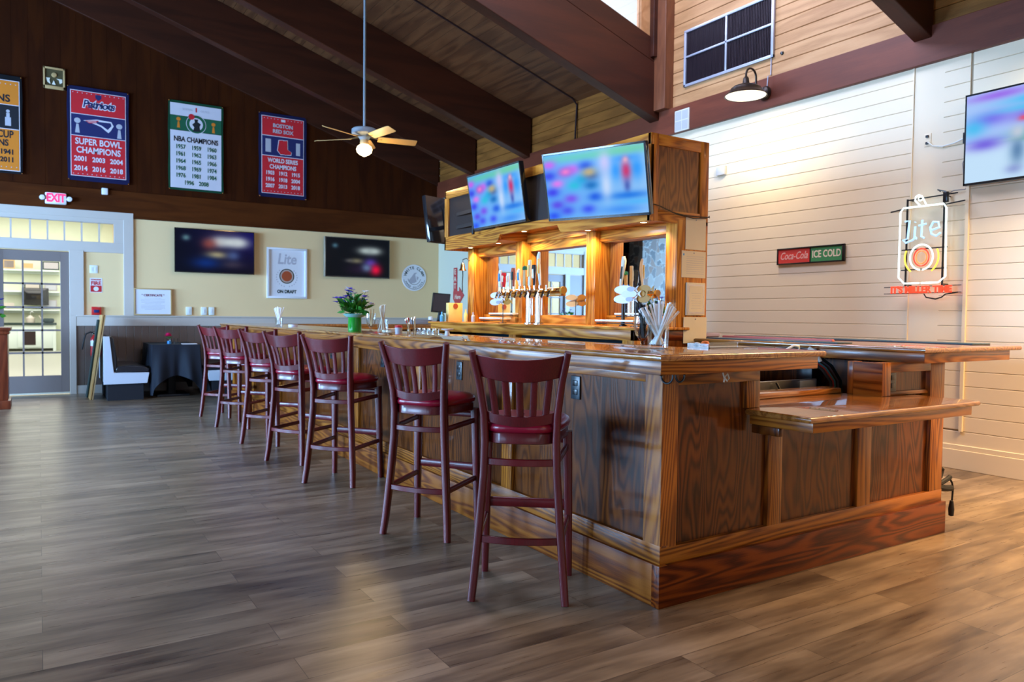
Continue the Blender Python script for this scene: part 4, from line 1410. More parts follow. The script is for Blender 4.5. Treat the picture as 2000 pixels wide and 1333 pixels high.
tag(MB().tube([(6.49, 3.268, 2.62), (6.49, 3.30, 2.55), (6.49, 3.29, 2.46), (6.49, 3.25, 2.38), (6.485, 3.27, 2.33), (6.485, 3.36, 2.335), (6.46, 3.42, 2.30)], .004, 6).build('hanging_cord', M_cable, loc=(6.49, 3.3, 2.5)), 'thin dark cord looping below the large television to the neon sign', 'cord')
tag(MB().box(6.465, 6.50, 5.84, 5.965, 2.845, 2.945, b=.006).build('wall_sensor', M_vent, loc=(6.48, 5.9, 2.9)), 'small cream sensor box on the shiplap wall beside the canopy', 'sensor')

tv('television with a blue picture on the dark wall reflected in the nearest bar mirror', FAR(-2.86, 1.75, YF - .10), .75, .45, picture(lambda u, v: (20, 110, 215), [(.5, .6, .3, .2, (40, 170, 240), .8)]))

# ================================================================== NEON SIGN
N = RIGHT(3.56, 1.90, 6.38)
t = thing('neon_sign', 'glowing neon beer can outline with blue lettering and red rings on the shiplap wall', 'neon sign', N)


def Ntube(pts, r, mat, name='neon_tube', z=0.0, closed=False):
    MB().tube([Vector((u, v, z)) for u, v in pts], r, 8, closed=closed).build(name, mat, t, local=True)


def arc2(cu, cv, ru, rv, a0, a1, n=28):
    return [(cu + ru * math.cos(math.radians(a0 + (a1 - a0) * k / n)), cv + rv * math.sin(math.radians(a0 + (a1 - a0) * k / n))) for k in range(n + 1)]


Ntube([(-.012, -.337), (-.145, -.337), (-.196, -.285), (-.194, .285), (-.168, .318), (.176, .318), (.197, .283), (.205, -.288), (.148, -.337), (.004, -.337)], .0075, M_ndw)
Ntube([(-.02, .322), (-.068, .372), (-.062, .405), (-.035, .418), (-.008, .402), (.032, .322)], .0065, M_ndw)
Ntube(arc2(-.022, .385, .018, .018, 60, 330), .005, M_ndw)
Ntube(arc2(0, -.117, .098, .108, -84, 264), .0068, M_ndw)
Ntube(arc2(0, -.117, .065, .075, -86, 266), .0062, M_ndr)
Ntube(arc2(0, -.117, .046, .055, -86, 266), .0058, M_ndo)
Ntube(arc2(0, -.117, .145, .150, 155, 232, 12), .0068, M_ndy)
Ntube(arc2(0, -.117, .145, .150, 25, -52, 12), .0068, M_ndy)
# blue lettering
Ntube([(-.15, .20), (-.11, .205), (-.125, .05), (-.165, .04), (-.14, .015), (-.08, .035), (-.05, .06)], .009, M_ndb, 'neon_letter')
Ntube([(-.06, .15), (-.065, .05), (-.045, .045)], .009, M_ndb, 'neon_letter')
Ntube([(-.062, .185), (-.06, .19)], .009, M_ndb, 'neon_letter')
Ntube([(.0, .20), (-.005, .06), (.02, .045)], .009, M_ndb, 'neon_letter')
Ntube([(-.03, .155), (.035, .165)], .008, M_ndb, 'neon_letter')
Ntube([(.075, .105), (.145, .125), (.135, .17), (.095, .175), (.068, .13), (.08, .075), (.12, .055), (.155, .08)], .009, M_ndb, 'neon_letter')
m = MB()
for u in (-.15, .165):
    m.bar((u, .395, -.03), (u, -.36, -.03), .012, .012)
for (ua, va, ub, vb) in ((-.145, .385, .27, .40), (-.30, .30, -.15, .318), (.17, .315, .33, .33), (-.19, -.045, .2, -.04), (-.19, -.22, .2, -.215)):
    m.bar((ua, va, -.03), (ub, vb, -.03), .010, .010)
m.build('rack', M_black, t, local=True)
for k, (u, v) in enumerate(((-.15, .39), (.165, .39), (-.15, -.35), (.165, -.35))):
    MB().cyl((u, v, -.03), (u, v, -.118), .006, n=8).build('standoff', M_black, t, local=True)
MB().box(.16, .20, .33, .42, -.04, -.005, b=.008).tube([(.18, .42, -.02), (.12, .44, 0), (.15, .42, .01)], .005, 6).build('transformer', M_black, t, local=True)
m = MB().text("IT'S MILLER TIME", .078, 0.0, -.395, .004, bold=.0035, ext=.004, sx=.92)
m.build('red_lettering', M_ndr, t, local=True, smooth=False)
m = MB()
m.bar((-.33, -.368, -.01), (.33, -.362, -.01), .006, .006).bar((-.33, -.425, -.01), (.33, -.42, -.01), .006, .006)
m.build('letter_rack', M_black, t, local=True)
MB().tube([(.02, -.43, -.02), (.04, -.46, -.02), (.12, -.475, -.02), (.17, -.46, -.02), (.2, -.435, -.02), (.30, -.42, -.02)], .006, 6).build('cord', M_black, t, local=True)

# coca sign
t = thing('tin_sign', 'narrow black framed red and green sign reading ICE COLD', 'sign', RIGHT(4.735, 1.882, 6.495))
m = MB()
for x0, x1, y0, y1 in ((-.385, .385, .07, .083), (-.385, .385, -.083, -.07), (-.385, -.372, -.083, .083), (.358, .385, -.083, .083)):
    m.box(x0, x1, y0, y1, 0, .022, b=.002)
m.build('frame', M_black, t, local=True)
MB().box(-.375, .0, -.072, .072, .004, .012).build('red_field', M_signred, t, local=True)
MB().box(.014, .36, -.072, .072, .004, .012).build('green_field', M_signgrn, t, local=True)
MB().box(.0, .014, -.072, .072, .004, .014).build('divider', M_black, t, local=True)
MB().text('ICE COLD', .098, .187, -.0, .013, bold=.002, sx=.72).build('lettering', M_cream, t, local=True, smooth=False)
MB().text('Coca-Cola', .105, -.187, -.0, .013, bold=.001, sx=.72, shear=.35).build('script', pbr('pink_white_script', (.75, .42, .38), .5), t, local=True, smooth=False)

# ================================================================== GOOSENECK LAMP, VENTS, CONDUITS ON THE RIGHT WALL
t = thing('wall_lamp', 'dark gooseneck barn lamp with white inside on the header beam', 'wall lamp', (6.45, 5.29, 3.60))
MB().lathe([(0, 0), (.070, 0), (.074, .010), (.062, .035), (.03, .048), (0, .05)], (0, 0, 0), 24).build('wall_plate', M_galv, t, local=True).matrix_local = Matrix.Rotation(-PI / 2, 4, 'Y')
pts = [Vector((6.10, 5.25, 3.66))]
for k in range(13):
    a = PI * k / 12
    pts.append(Vector((6.185 - .085 * math.cos(a), 5.25 + .015 * k / 12, 3.715 + .085 * math.sin(a))))
pts += [Vector((6.275, 5.268, 3.67)), Vector((6.29, 5.275, 3.635)), Vector((6.325, 5.283, 3.608)), Vector((6.37, 5.29, 3.60)), Vector((6.43, 5.29, 3.60))]
MB().tube(pts, .0105, 10).build('gooseneck', M_galv, t)
MB().lathe([(.0, 3.70), (.016, 3.70), (.028, 3.685), (.034, 3.64), (.040, 3.615), (.0, 3.615)], (6.10, 5.25, 0), 20).build('socket', M_galv, t)
sh = MB()
sh.lathe([(.034, 3.625), (.075, 3.618), (.125, 3.600), (.150, 3.580), (.158, 3.555), (.180, 3.535), (.205, 3.515), (.212, 3.503), (.206, 3.503), (.176, 3.528), (.152, 3.552), (.145, 3.575), (.12, 3.592), (.07, 3.610), (.03, 3.616)], (6.10, 5.25, 0), 36)
sh.build('lamp_shade', M_galv, t)
MB().lathe([(.198, 3.508), (.172, 3.5265), (.149, 3.549), (.142, 3.572), (.118, 3.588), (.07, 3.606), (.0, 3.611), (.0, 3.609), (.068, 3.603), (.115, 3.585), (.138, 3.570), (.146, 3.547), (.170, 3.5235), (.196, 3.5055)], (6.10, 5.25, 0), 36).build('shade_lining', M_lampin, t)
MB().lathe([(0, 3.515), (.025, 3.522), (.034, 3.54), (.025, 3.56), (.015, 3.58), (0, 3.58)], (6.10, 5.25, 0), 20).build('bulb', M_bulb, t)
for (lx, ly, lz, e) in ((6.10, 5.25, 3.50, 150), (6.10, 2.16, 3.50, 270), (6.10, -2.2, 3.50, 160)):  # the last beam serves the added lamp behind the camera
    d = bpy.data.lights.new('wall_lamp_beam', 'SPOT')
    d.energy = e
    d.color = (1, .78, .48)
    d.spot_size = 2.75
    d.spot_blend = 1.0
    d.shadow_soft_size = .06
    o_ = bpy.data.objects.new('wall_lamp_beam', d)
    COL.objects.link(o_)
    o_.location = (lx, ly, lz)
    o_.rotation_euler = (0, math.radians(-4), 0)
LAMP = t
tag(MB().tube([(6.447, 5.27, 3.64), (6.447, 5.26, 3.77), (6.49, 5.26, 3.79), (6.492, 5.26, 3.99)], .006, 6).build('lamp_conduit', M_lgrey, loc=(6.49, 5.26, 3.8)), 'thin grey cable running up from the barn lamp', 'cable')
for k, yy in enumerate((2.20, -2.16)):  # the lamp behind the camera is unseen, added for its warm light
    dup(LAMP, (6.45, yy, 3.60), ('dark barn lamp on the header beam above the large right television', 'unseen dark barn lamp added on the header beam behind the camera')[k])
t = thing('speaker_grille', 'small square white grille on the brown header beam beside the barn lamp', 'grille', RIGHT(6.48, 3.573, 6.45))
MB().box(-.115, .115, -.125, .125, 0, .02, b=.004).build('cover', M_vent, t, local=True)
m = MB().box(-.10, -.006, -.11, -.006, .019, .022).box(.006, .10, -.11, -.006, .019, .022).box(-.10, -.006, .006, .11, .019, .022).box(.006, .10, .006, .11, .019, .022)
m.build('mesh', pbr('grille_mesh', (.42, .43, .42), .7), t, local=True, smooth=False)
t = thing('air_return_grille', 'large dark louvred grille in a pale frame high on the pine siding', 'grille', RIGHT(5.865, 4.295, 6.5))
m = MB()
for x0, x1, y0, y1 in ((-.64, .64, .30, .33), (-.64, .64, -.33, -.30), (-.64, -.61, -.33, .33), (.61, .64, -.33, .33), (-.012, .012, -.3, .3), (-.61, .61, .005, .027)):
    m.box(x0, x1, y0, y1, 0, .03, b=.003)
m.build('frame', M_grframe, t, local=True)
MB().box(-.61, .61, -.30, .30, .0, .008).build('backing', M_filter, t, local=True)
m = MB()
for k in range(58):
    u = -.6 + k * .021
    m.box(u, u + .004, -.30, .30, .006, .018)
m.build('louvres', pbr('grille_louvre', (.035, .028, .04), .3, metal=.4), t, local=True, smooth=False)
tag(MB().lathe([(0, 0), (.02, .0), (.016, .014), (0, .02)], (0, 0, 0), 12).build('siding_button', M_black, loc=None), 'small dark round sensor on the pine siding beside the grille', 'sensor').matrix_world = RIGHT(5.13, 3.98, 6.5)
tag(MB().tube([(6.46, 8.6, 3.765), (6.485, 8.6, 4.25), (6.40, 8.6, 4.325), (4.6, 8.6, 4.92), (1.0, 8.6, 6.105)], .013, 8).build('ceiling_conduit', M_filter, loc=(6.4, 8.6, 4.2)), 'thin dark conduit along the pine ceiling and down the siding', 'conduit')
t = thing('security_camera', 'tiny security camera clipped on top of the canopy', 'camera', (3.66, 5.20, 2.525))
MB().lathe([(0, 2.527), (.025, 2.527), (.02, 2.55), (.008, 2.56), (0, 2.56)], (3.66, 5.2, 0), 16).build('base', M_black, t)
MB().box(3.61, 3.66, 5.17, 5.23, 2.553, 2.585, b=.01).build('body', M_black, t)
t = thing('access_point', 'white upright router behind the far canopy television', 'router', (3.86, 7.03, 2.1))
MB().box(3.83, 3.875, 7.012, 7.05, 2.02, 2.42, b=.01).build('body', M_vent, t)
MB().box(3.84, 3.865, 7.049, 7.052, 2.36, 2.38).build('light', M_blue, t)

# ================================================================== CEILING FAN
FX, FY = 3.43, 8.9
t = thing('ceiling_fan', 'ceiling fan with pale wooden blades, grey motor and lit globe on a long rod', 'ceiling fan', (FX, FY, 3.4))
MB().cyl((FX, FY, 3.52), (FX, FY, 5.28), .016, n=12).build('rod', M_fan, t)
MB().lathe([(0, 5.31), (.07, 5.30), (.06, 5.24), (.02, 5.20), (0, 5.20)], (FX, FY, 0)).build('ceiling_cup', M_fan, t)
MB().lathe([(.0, 3.565), (.03, 3.56), (.05, 3.545), (.14, 3.538), (.155, 3.525), (.155, 3.475), (.145, 3.465), (.08, 3.445), (.05, 3.40), (0, 3.40)], (FX, FY, 0), 32).build('motor_housing', M_fan, t)
MB().lathe([(.0, 3.405), (.05, 3.40), (.055, 3.36), (.05, 3.345), (0, 3.345)], (FX, FY, 0), 24).build('light_fitter', M_tan, t)
MB().lathe([(.0, 3.35), (.045, 3.348), (.085, 3.32), (.098, 3.285), (.09, 3.25), (.06, 3.222), (.03, 3.21), (.02, 3.20), (0, 3.195)], (FX, FY, 0), 28).build('globe', pbr('lit_globe', (1, .85, .6), .4, es=6.5, ecol=(1.0, .76, .34)), t)
r_, a_ = Vector((.845, -.534, 0)), Vector((.534, .845, 0))
for ang in (22, 94, 166, 238, 310):
    an = math.radians(ang)
    d = r_ * math.cos(an) + a_ * math.sin(an)
    s_ = d.cross(Vector((0, 0, 1)))
    o0 = Vector((FX, FY, 3.435))
    MB().bar(o0 + d * .07, o0 + d * .22 + Vector((0, 0, -.012)), .03, .008).build('blade_arm', M_brass, t)
    tl = Vector((0, 0, .018))
    m = MB()
    rings = []
    for q, wq in ((.17, .045), (.20, .058), (.40, .064), (.60, .068), (.645, .060), (.66, .045)):
        c = o0 + d * q + Vector((0, 0, -.012))
        rings.append([c + s_ * wq + tl + Vector((0, 0, .003)), c - s_ * wq - tl + Vector((0, 0, .003)), c - s_ * wq - tl - Vector((0, 0, .003)), c + s_ * wq + tl - Vector((0, 0, .003))])
    m.loft(rings).build('blade', M_light, t)
d = bpy.data.lights.new('fan_globe_light', 'POINT')
d.energy = 26
d.color = (1, .72, .36)
d.shadow_soft_size = .12
o_ = bpy.data.objects.new('fan_globe_light', d)
COL.objects.link(o_)
o_.location = (FX, FY, 3.12)

# ================================================================== BANNERS
def banner(label, cx, cz, w_, h_, border, inner_bits, seed):
    r = thing('banner', label, 'banner', FAR(cx, cz, YF - .052), 'championship banners on the brown wall')
    rs = random.Random(seed)
    nx, ny = 16, 26
    bm = bmesh.new()
    vs = [[bm.verts.new(((i / nx - .5) * w_ + .004 * math.sin(j * .5 + seed), (j / ny - .5) * h_, .003 + .0022 * math.sin(i * .7 + j * .35 + seed))) for i in range(nx + 1)] for j in range(ny + 1)]
    for j in range(ny):
        for i in range(nx):
            bm.faces.new((vs[j][i], vs[j][i + 1], vs[j + 1][i + 1], vs[j + 1][i]))
    bmesh.ops.solidify(bm, geom=bm.faces[:], thickness=.002)
    mb = MB()
    mb.bm.free()
    mb.bm = bm
    mb.build('cloth', border, r, local=True)
    for mat, nm, fn in inner_bits:
        m = MB()
        fn(m)
        m.build(nm, mat, r, local=True, smooth=False)
    for sx in (-1, 1):
        for sy in (-1, 1):
            MB().lathe([(0, 0), (.012, .002), (.008, .012), (0, .014)], (sx * (w_ / 2 - .012), sy * (h_ / 2 - .012), .006), 10).build('grommet', M_brass, r, local=True)
    return r


def rect(x0, x1, y0, y1, z=.0065):
    return lambda m: m.box(x0, x1, y0, y1, z, z + .001)


def rects(L, z=.0065):
    def f(m):
        for a in L:
            m.box(a[0], a[1], a[2], a[3], z, z + .001)
    return f


def texts(L, z=.0100, bold=.0):
    def f(m):
        for (s_, sz, x_, y_, sx) in L:
            m.text(s_, sz, x_, y_, z, bold=bold, ext=.0005, sx=sx)
    return f


def dots(y, n=12, half=.33, r_=.006):
    def f(m):
        for yy in (y if isinstance(y, (list, tuple)) else [y]):
            for k in range(n):
                m.box(-half + 2 * half * k / (n - 1) - r_, -half + 2 * half * k / (n - 1) + r_, yy - r_, yy + r_, .0085, .0092)
    return f


def trophy(m, x_, y_, s_, z=.0095):
    m.prism([(x_ - .03 * s_, y_ - .11 * s_), (x_ + .03 * s_, y_ - .11 * s_), (x_ + .015 * s_, y_ + .02 * s_), (x_ - .015 * s_, y_ + .02 * s_)], z, z + .001)
    m.prism([(x_ + .042 * s_ * math.cos(a * PI / 6), y_ + .07 * s_ + .04 * s_ * math.sin(a * PI / 6)) for a in range(12)], z, z + .001)


# second banner: red and navy
def patr_script(m):
    m.text('Patriots', .155, .0, .465, .0105, bold=.006, ext=.0005, sx=.86, shear=.2)


def helmet(m, z=.0095):
    m.prism([(-.20, .20), (-.02, .235), (.17, .225), (.20, .165), (.16, .09), (.13, .055), (.09, .085), (.03, .135), (-.06, .165)], z, z + .001)


def helmet_in(m, z=.0108):
    m.prism([(-.03, .205), (.16, .205), (.17, .165), (.12, .10), (.05, .15), (-.02, .175)], z, z + .001)


W2, H2 = .81, 1.385
banner('red and navy banner with two silver trophies, reading SUPER BOWL CHAMPIONS', .782, 3.872, W2, H2, M_navy, [
    (M_bwhite, 'white_stripe', rects([(-.365, .365, -.625, .635)])),
    (M_bred, 'upper_red_print', rects([(-.355, .355, .295, .625)], .0078)), (M_bred, 'lower_red_print', rects([(-.355, .355, -.615, -.035)], .0078)),
    (M_navy, 'navy_field', rects([(-.355, .355, -.025, .285)], .0078)),
    (M_lgrey, 'dot_pattern', dots([.60, -.59])),
    (M_navy, 'shield', lambda m: m.prism([(-.04, .60), (.04, .60), (.04, .55), (0, .515), (-.04, .55)], .009, .0098)),
    (M_bwhite, 'script_outline', lambda m: m.text('Patriots', .155, .004, .445, .0092, bold=.016, ext=.0005, sx=.86, shear=.2)),
    (M_navy, 'script', lambda m: m.text('Patriots', .155, .004, .445, .0104, bold=.003, ext=.0005, sx=.86, shear=.2)),
    (M_bwhite, 'helmet_outline', helmet), (M_navy, 'helmet_fill', helmet_in),
    (M_bred, 'helmet_stripe_pattern', lambda m: m.prism([(-.17, .20), (.0, .222), (.0, .207), (-.16, .188)], .0108, .0115).prism([(-.15, .178), (-.02, .195), (-.02, .182), (-.12, .166)], .0108, .0115)),
    (M_lgrey, 'left_trophy', lambda m: trophy(m, -.275, .12, 1.0)), (M_lgrey, 'right_trophy', lambda m: trophy(m, .275, .10, 1.0)),
    (M_bwhite, 'lettering', texts([('SUPER BOWL', .128, 0, -.115, .80), ('CHAMPIONS', .128, 0, -.240, .80), ('2001', .098, -.235, -.37, .88), ('2003', .098, 0, -.37, .88), ('2004', .098, .235, -.37, .88), ('2014', .098, -.235, -.51, .88), ('2016', .098, 0, -.51, .88), ('2018', .098, .235, -.51, .88)], bold=.003)),
], 1)
yrs = [['1957', '1959', '1960'], ['1961', '1962', '1963'], ['1964', '1965', '1966'], ['1968', '1969', '1974'], ['1976', '1981', '1984']]
L = [('NBA CHAMPIONS', .112, 0, .10, .74)]
LY = []
for i, row in enumerate(yrs):
    for j, s_ in enumerate(row):
        LY.append((s_, .092, (j - 1) * .232, -.02 - i * .112, .80))
LY += [('1996', .092, -.11, -.58, .80), ('2008', .092, .11, -.58, .80)]


def circ(m, x_, y_, r_, z, n=28, sy=1.0):
    m.prism([(x_ + r_ * math.cos(2 * PI * k / n), y_ + r_ * sy * math.sin(2 * PI * k / n)) for k in range(n)], z, z + .001)


banner('white and green banner with a round emblem, reading NBA CHAMPIONS', 2.148, 3.875, .82, 1.40, M_green, [
    (M_bwhite, 'white_field', rects([(-.38, .38, .47, .66), (-.38, .38, -.665, .235)])),
    (M_green, 'green_field', rects([(-.38, .38, .245, .465)], .0070)),
    (M_gold, 'left_trophy', lambda m: trophy(m, -.26, .36, .75)), (M_gold, 'right_trophy', lambda m: trophy(m, .26, .34, .75)),
    (M_bwhite, 'emblem_rim', lambda m: circ(m, 0, .36, .150, .0085)), (M_green, 'emblem_ring', lambda m: circ(m, 0, .36, .142, .0097)), (M_bwhite, 'emblem_disc', lambda m: circ(m, 0, .36, .100, .0109)),
    (M_cblack, 'emblem_figure', lambda m: m.prism([(-.05, .24), (.06, .25), (.05, .33), (.07, .37), (.02, .40), (.03, .44), (-.03, .44), (-.02, .39), (-.06, .35), (-.03, .31)], .0122, .0130)),
    (M_bred, 'emblem_ball', lambda m: circ(m, -.07, .47, .045, .0124)),
    (M_bred, 'league_mark', lambda m: m.box(-.008, .012, .55, .62, .0085, .0092)),
    (M_lgrey, 'small_print', lambda m: m.text('BOSTON            CELTICS', .045, 0, .575, .0085, ext=.0004, sx=.8)),
    (M_cblack, 'title', texts(L, bold=.003)), (M_green, 'lettering', texts(LY, bold=.0025)),
], 2)


def sock(m, dx, z, g=0.0):
    m.prism([(dx - .035 - g, .26 + g), (dx + .03 + g, .27 + g), (dx + .035 + g, .12), (dx + .10 + g, .08), (dx + .09 + g, .04 - g), (dx - .01, .03 - g), (dx - .06 - g, .09)], z, z + .001)


banner('red and navy banner with a pair of red socks, reading WORLD SERIES CHAMPIONS', 3.52, 3.895, .80, 1.405, M_navy, [
    (M_bwhite, 'white_stripe', rects([(-.355, .355, -.64, .65)])),
    (M_bred, 'upper_red_print', rects([(-.345, .345, .33, .64)], .0078)), (M_bred, 'lower_red_print', rects([(-.345, .345, -.63, -.015)], .0078)),
    (M_navy, 'navy_field', rects([(-.345, .345, -.003, .318)], .0078)),
    (M_lgrey, 'dot_pattern', dots([.61, -.60], half=.31)),
    (M_bwhite, 'league_mark', lambda m: m.box(-.03, .04, .575, .615, .009, .0098)),
    (M_lgrey, 'left_trophy', lambda m: m.box(-.29, -.20, .05, .27, .009, .0098)), (M_lgrey, 'right_trophy', lambda m: m.box(.22, .29, .04, .25, .009, .0098)),
    (M_bwhite, 'sock_outline_print', lambda m: (sock(m, -.03, .0092, .010), sock(m, .04, .0092, .010))),
    (M_bred, 'sock_print', lambda m: (sock(m, -.03, .0106), sock(m, .04, .0118))),
    (M_lgrey, 'team_name', texts([('BOSTON', .085, 0, .50, .98), ('RED SOX', .085, 0, .405, .98)], bold=.003)),
    (M_bwhite, 'lettering', texts([('WORLD SERIES', .098, 0, -.085, .76), ('CHAMPIONS', .098, 0, -.19, .80)] + [(s_, .088, (j - 1) * .215, -.295 - i * .108, .84) for i, row in enumerate([['1903', '1912', '1915'], ['1916', '1918', '2004'], ['2007', '2013', '2018']]) for j, s_ in enumerate(row)], bold=.003)),
], 3)
banner('gold and black banner cut by the left edge, reading CUP CHAMPIONS', -.58, 3.88, .81, 1.38, M_cblack, [
    (M_bwhite, 'white_stripe', rects([(-.375, .375, -.655, .62)])),
    (M_gold, 'upper_gold_print', rects([(-.365, .365, .28, .61)], .0078)), (M_gold, 'lower_gold_print', rects([(-.365, .365, -.645, -.07)], .0078)),
    (M_cblack, 'black_field', rects([(-.365, .365, -.06, .27)], .0078)),
    (M_lgrey, 'dot_pattern', dots([.565, -.60], half=.33)),
    (M_lgrey, 'trophy', lambda m: (m.box(.20, .27, -.02, .10, .009, .0098), m.box(.215, .255, .10, .16, .009, .0098), circ(m, .235, .185, .022, .009))),
    (M_cblack, 'lettering', texts([('BRUINS', .14, .04, .36, .95), ('STANLEY CUP', .14, -.02, -.145, .72), ('CHAMPIONS', .125, -.04, -.265, .78), ('1929', .095, -.24, -.39, .9), ('1939', .095, 0, -.39, .9), ('1941', .095, .22, -.39, .9), ('1970', .095, -.24, -.50, .9), ('1972', .095, 0, -.50, .9), ('2011', .095, .22, -.50, .9)], bold=.004)),
], 4)

# ---- other things on the far wall
t = thing('wall_speaker', 'square cream framed speaker high on the brown wall', 'speaker', FAR(.22, 4.63, YF - .015))
m = MB()
for x0, x1, y0, y1 in ((-.136, .136, .13, .155), (-.136, .136, -.155, -.11), (-.136, -.112, -.155, .155), (.112, .136, -.155, .155)):
    m.box(x0, x1, y0, y1, 0, .03, b=.003)
m.build('frame', M_tan, t, local=True)
MB().box(-.114, .114, -.112, .132, .0, .012).build('backing', pbr('olive_speaker_cloth', (.07, .055, .02), .8), t, local=True)
m = MB()
m.prism([(-.10, .0), (-.085, -.06), (-.045, -.085), (-.06, -.03), (-.05, .0)], .013, .02).prism([(.03, .0), (.10, .0), (.10, -.05), (.07, -.07), (.06, -.02)], .013, .02).prism([(-.03, -.09), (.02, -.09), (-.005, -.03)], .013, .02)
m.build('reflectors', M_paper, t, local=True)
MB().lathe([(0, 0), (.035, 0), (.03, .014), (0, .016)], (.0, .05, .012), 16).build('cone', M_tan, t, local=True)
t = thing('exit_sign', 'lit EXIT sign with two emergency lamp heads above the glass door', 'exit sign', FAR(.225, 2.885, YF - .03))
MB().box(-.135, .135, -.085, .085, 0, .06, b=.018).build('housing', M_postframe, t, local=True)
MB().text('EXIT', .165, 0, 0, .0605, bold=.006, ext=.002, sx=.70).build('lettering', M_exit, t, local=True, smooth=False)
for s_ in (-1, 1):
    h = MB().lathe([(0, .02), (.03, .02), (.036, .05), (.034, .085), (0, .09)], (s_ * .17, -.0, 0), 18).build('lamp_head', M_postframe, t, local=True)
    MB().cyl((s_ * .13, 0, .03), (s_ * .16, 0, .04), .012, n=10).build('arm', M_postframe, t, local=True)
tag(MB().box(-.042, .042, -.05, .05, 0, .045, b=.01).build('motion_sensor', M_postframe), 'small white box on the brown wall beneath the trophy banner', 'sensor').matrix_world = FAR(.857, 3.05, YF - .03)


def frame(mb, w_, h_, t_, d_, b=.003):
    mb.box(-w_ / 2, w_ / 2, h_ / 2 - t_, h_ / 2, 0, d_, b=b)
    mb.box(-w_ / 2, w_ / 2, -h_ / 2, -h_ / 2 + t_, 0, d_, b=b)
    mb.box(-w_ / 2, -w_ / 2 + t_, -h_ / 2 + t_, h_ / 2 - t_, 0, d_, b=b)
    mb.box(w_ / 2 - t_, w_ / 2, -h_ / 2 + t_, h_ / 2 - t_, 0, d_, b=b)
    return mb


t = thing('beer_poster', 'white framed poster with a copper round seal reading ON DRAFT', 'poster', FAR(3.60, 1.925, YF))
frame(MB(), .68, .86, .035, .045).build('frame', M_postframe, t, local=True)
MB().box(-.31, .31, -.40, .40, 0, .01).build('print_sheet', M_post, t, local=True)
MB().text('ON DRAFT', .075, 0, -.315, .0105, bold=.004, sx=.88).build('lettering', M_dgrn, t, local=True, smooth=False)
MB().text('Lite', .25, .0, .235, .0105, bold=.006, sx=.85, shear=.15).build('script', M_lgrey, t, local=True, smooth=False)
m = MB()
circ(m, .0, -.05, .128, .0102)
m.build('seal_ring', M_dgrn, t, local=True, smooth=False)
m = MB()
circ(m, .0, -.05, .112, .0114)
m.build('seal_rim', M_frame, t, local=True, smooth=False)
m = MB()
circ(m, .0, -.05, .088, .0126)
m.build('seal_disc', M_orange, t, local=True, smooth=False)
m = MB()
for sx in (-1, 1):
    for k in range(9):
        a = math.radians(-75 + k * 15)
        x_, y_ = sx * .175 * math.cos(a), -.07 + .16 * math.sin(a)
        m.prism([(x_ - .010, y_), (x_, y_ - .014), (x_ + .010, y_), (x_, y_ + .016)], .0105, .0112)
m.build('wheat_wreath', M_lgrey, t, local=True, smooth=False)
t = thing('round_sign', 'round white sign with a wave emblem and circular lettering', 'sign', FAR(5.985, 1.935, YF))
MB().lathe([(0, 0), (.245, 0), (.25, .006), (.245, .014), (.0, .014)], (0, 0, 0), 48).build('disc', M_postframe, t, local=True)
m = MB()
s_ = 'WHITE CLAW'
for i, ch in enumerate(s_):
    a = math.radians(160 - 140 * i / (len(s_) - 1))
    if ch != ' ':
        m.text(ch, .072, .185 * math.cos(a), .185 * math.sin(a), .0145, bold=.002, rot=a - PI / 2)
s_ = 'HARD SELTZER'
for i, ch in enumerate(s_):
    a = math.radians(208 + 124 * i / (len(s_) - 1))
    if ch != ' ':
        m.text(ch, .045, .185 * math.cos(a), .185 * math.sin(a), .0145, bold=.001, rot=a + PI / 2)
m.build('lettering', M_dgrn, t, local=True, smooth=False)
m = MB()
for r0 in (.135, .222):
    pts_ = [(r0 * math.cos(math.radians(190 + 160 * k / 24)), r0 * math.sin(math.radians(190 + 160 * k / 24))) for k in range(25)] + [((r0 - .010) * math.cos(math.radians(350 - 160 * k / 24)), (r0 - .010) * math.sin(math.radians(350 - 160 * k / 24))) for k in range(25)]
    m.prism(pts_, .0145, .0155)
m.build('arc_lines', M_ink, t, local=True, smooth=False)
m = MB()
m.prism([(-.12, -.06), (-.05, .02), (.0, .09), (.06, .10), (.02, .06), (.03, .0), (.05, -.07), (.0, -.10), (-.06, -.11)], .0145, .0155)
m.prism([(.05, .03), (.09, .01), (.07, -.05), (.05, -.02)], .0145, .0155)
m.build('wave', M_lgrey, t, local=True, smooth=False)
t = thing('framed_certificate', 'wood framed certificate standing on the white rail beside the door casing', 'certificate', FAR(1.512, 1.397, YF - .035) @ Matrix.Rotation(math.radians(-2), 4, 'X'))
frame(MB(), .535, .42, .018, .02).build('frame', M_tan, t, local=True)
MB().box(-.255, .255, -.20, .20, 0, .008).build('print_sheet', M_post, t, local=True)
m = MB()
for k in range(9):
    ww = .17 if k % 4 else .12
    m.box(-ww, ww, .055 - k * .022, .060 - k * .022, .0085, .009)
m.build('print', M_lgrey, t, local=True, smooth=False)
MB().text('* CERTIFICATE *', .045, 0, .10, .0085, bold=.002, sx=1.0).build('title', pbr('maroon_print', (.18, .03, .06), .6), t, local=True, smooth=False)
for x_, lb in ((2.035, 'single white switch plate above the rail right of the certificate'), (2.262, 'left one of the two adjoining white plates above the rail'), (2.378, 'right one of the two adjoining white plates above the rail')):
    t = thing('switch_plate', lb, 'switch', FAR(x_, 1.262, YF), 'white plates above the chair rail')
    MB().box(-.042, .042, -.065, .065, 0, .03, b=.004).build('plate', M_plate, t, local=True)
    MB().box(-.014, .014, -.03, .03, .029, .034, b=.003).build('rocker', M_post, t, local=True)
t = thing('light_switch', 'white double light switch on the beige panel beside the glass door', 'switch', FAR(.705, 1.875, YF))
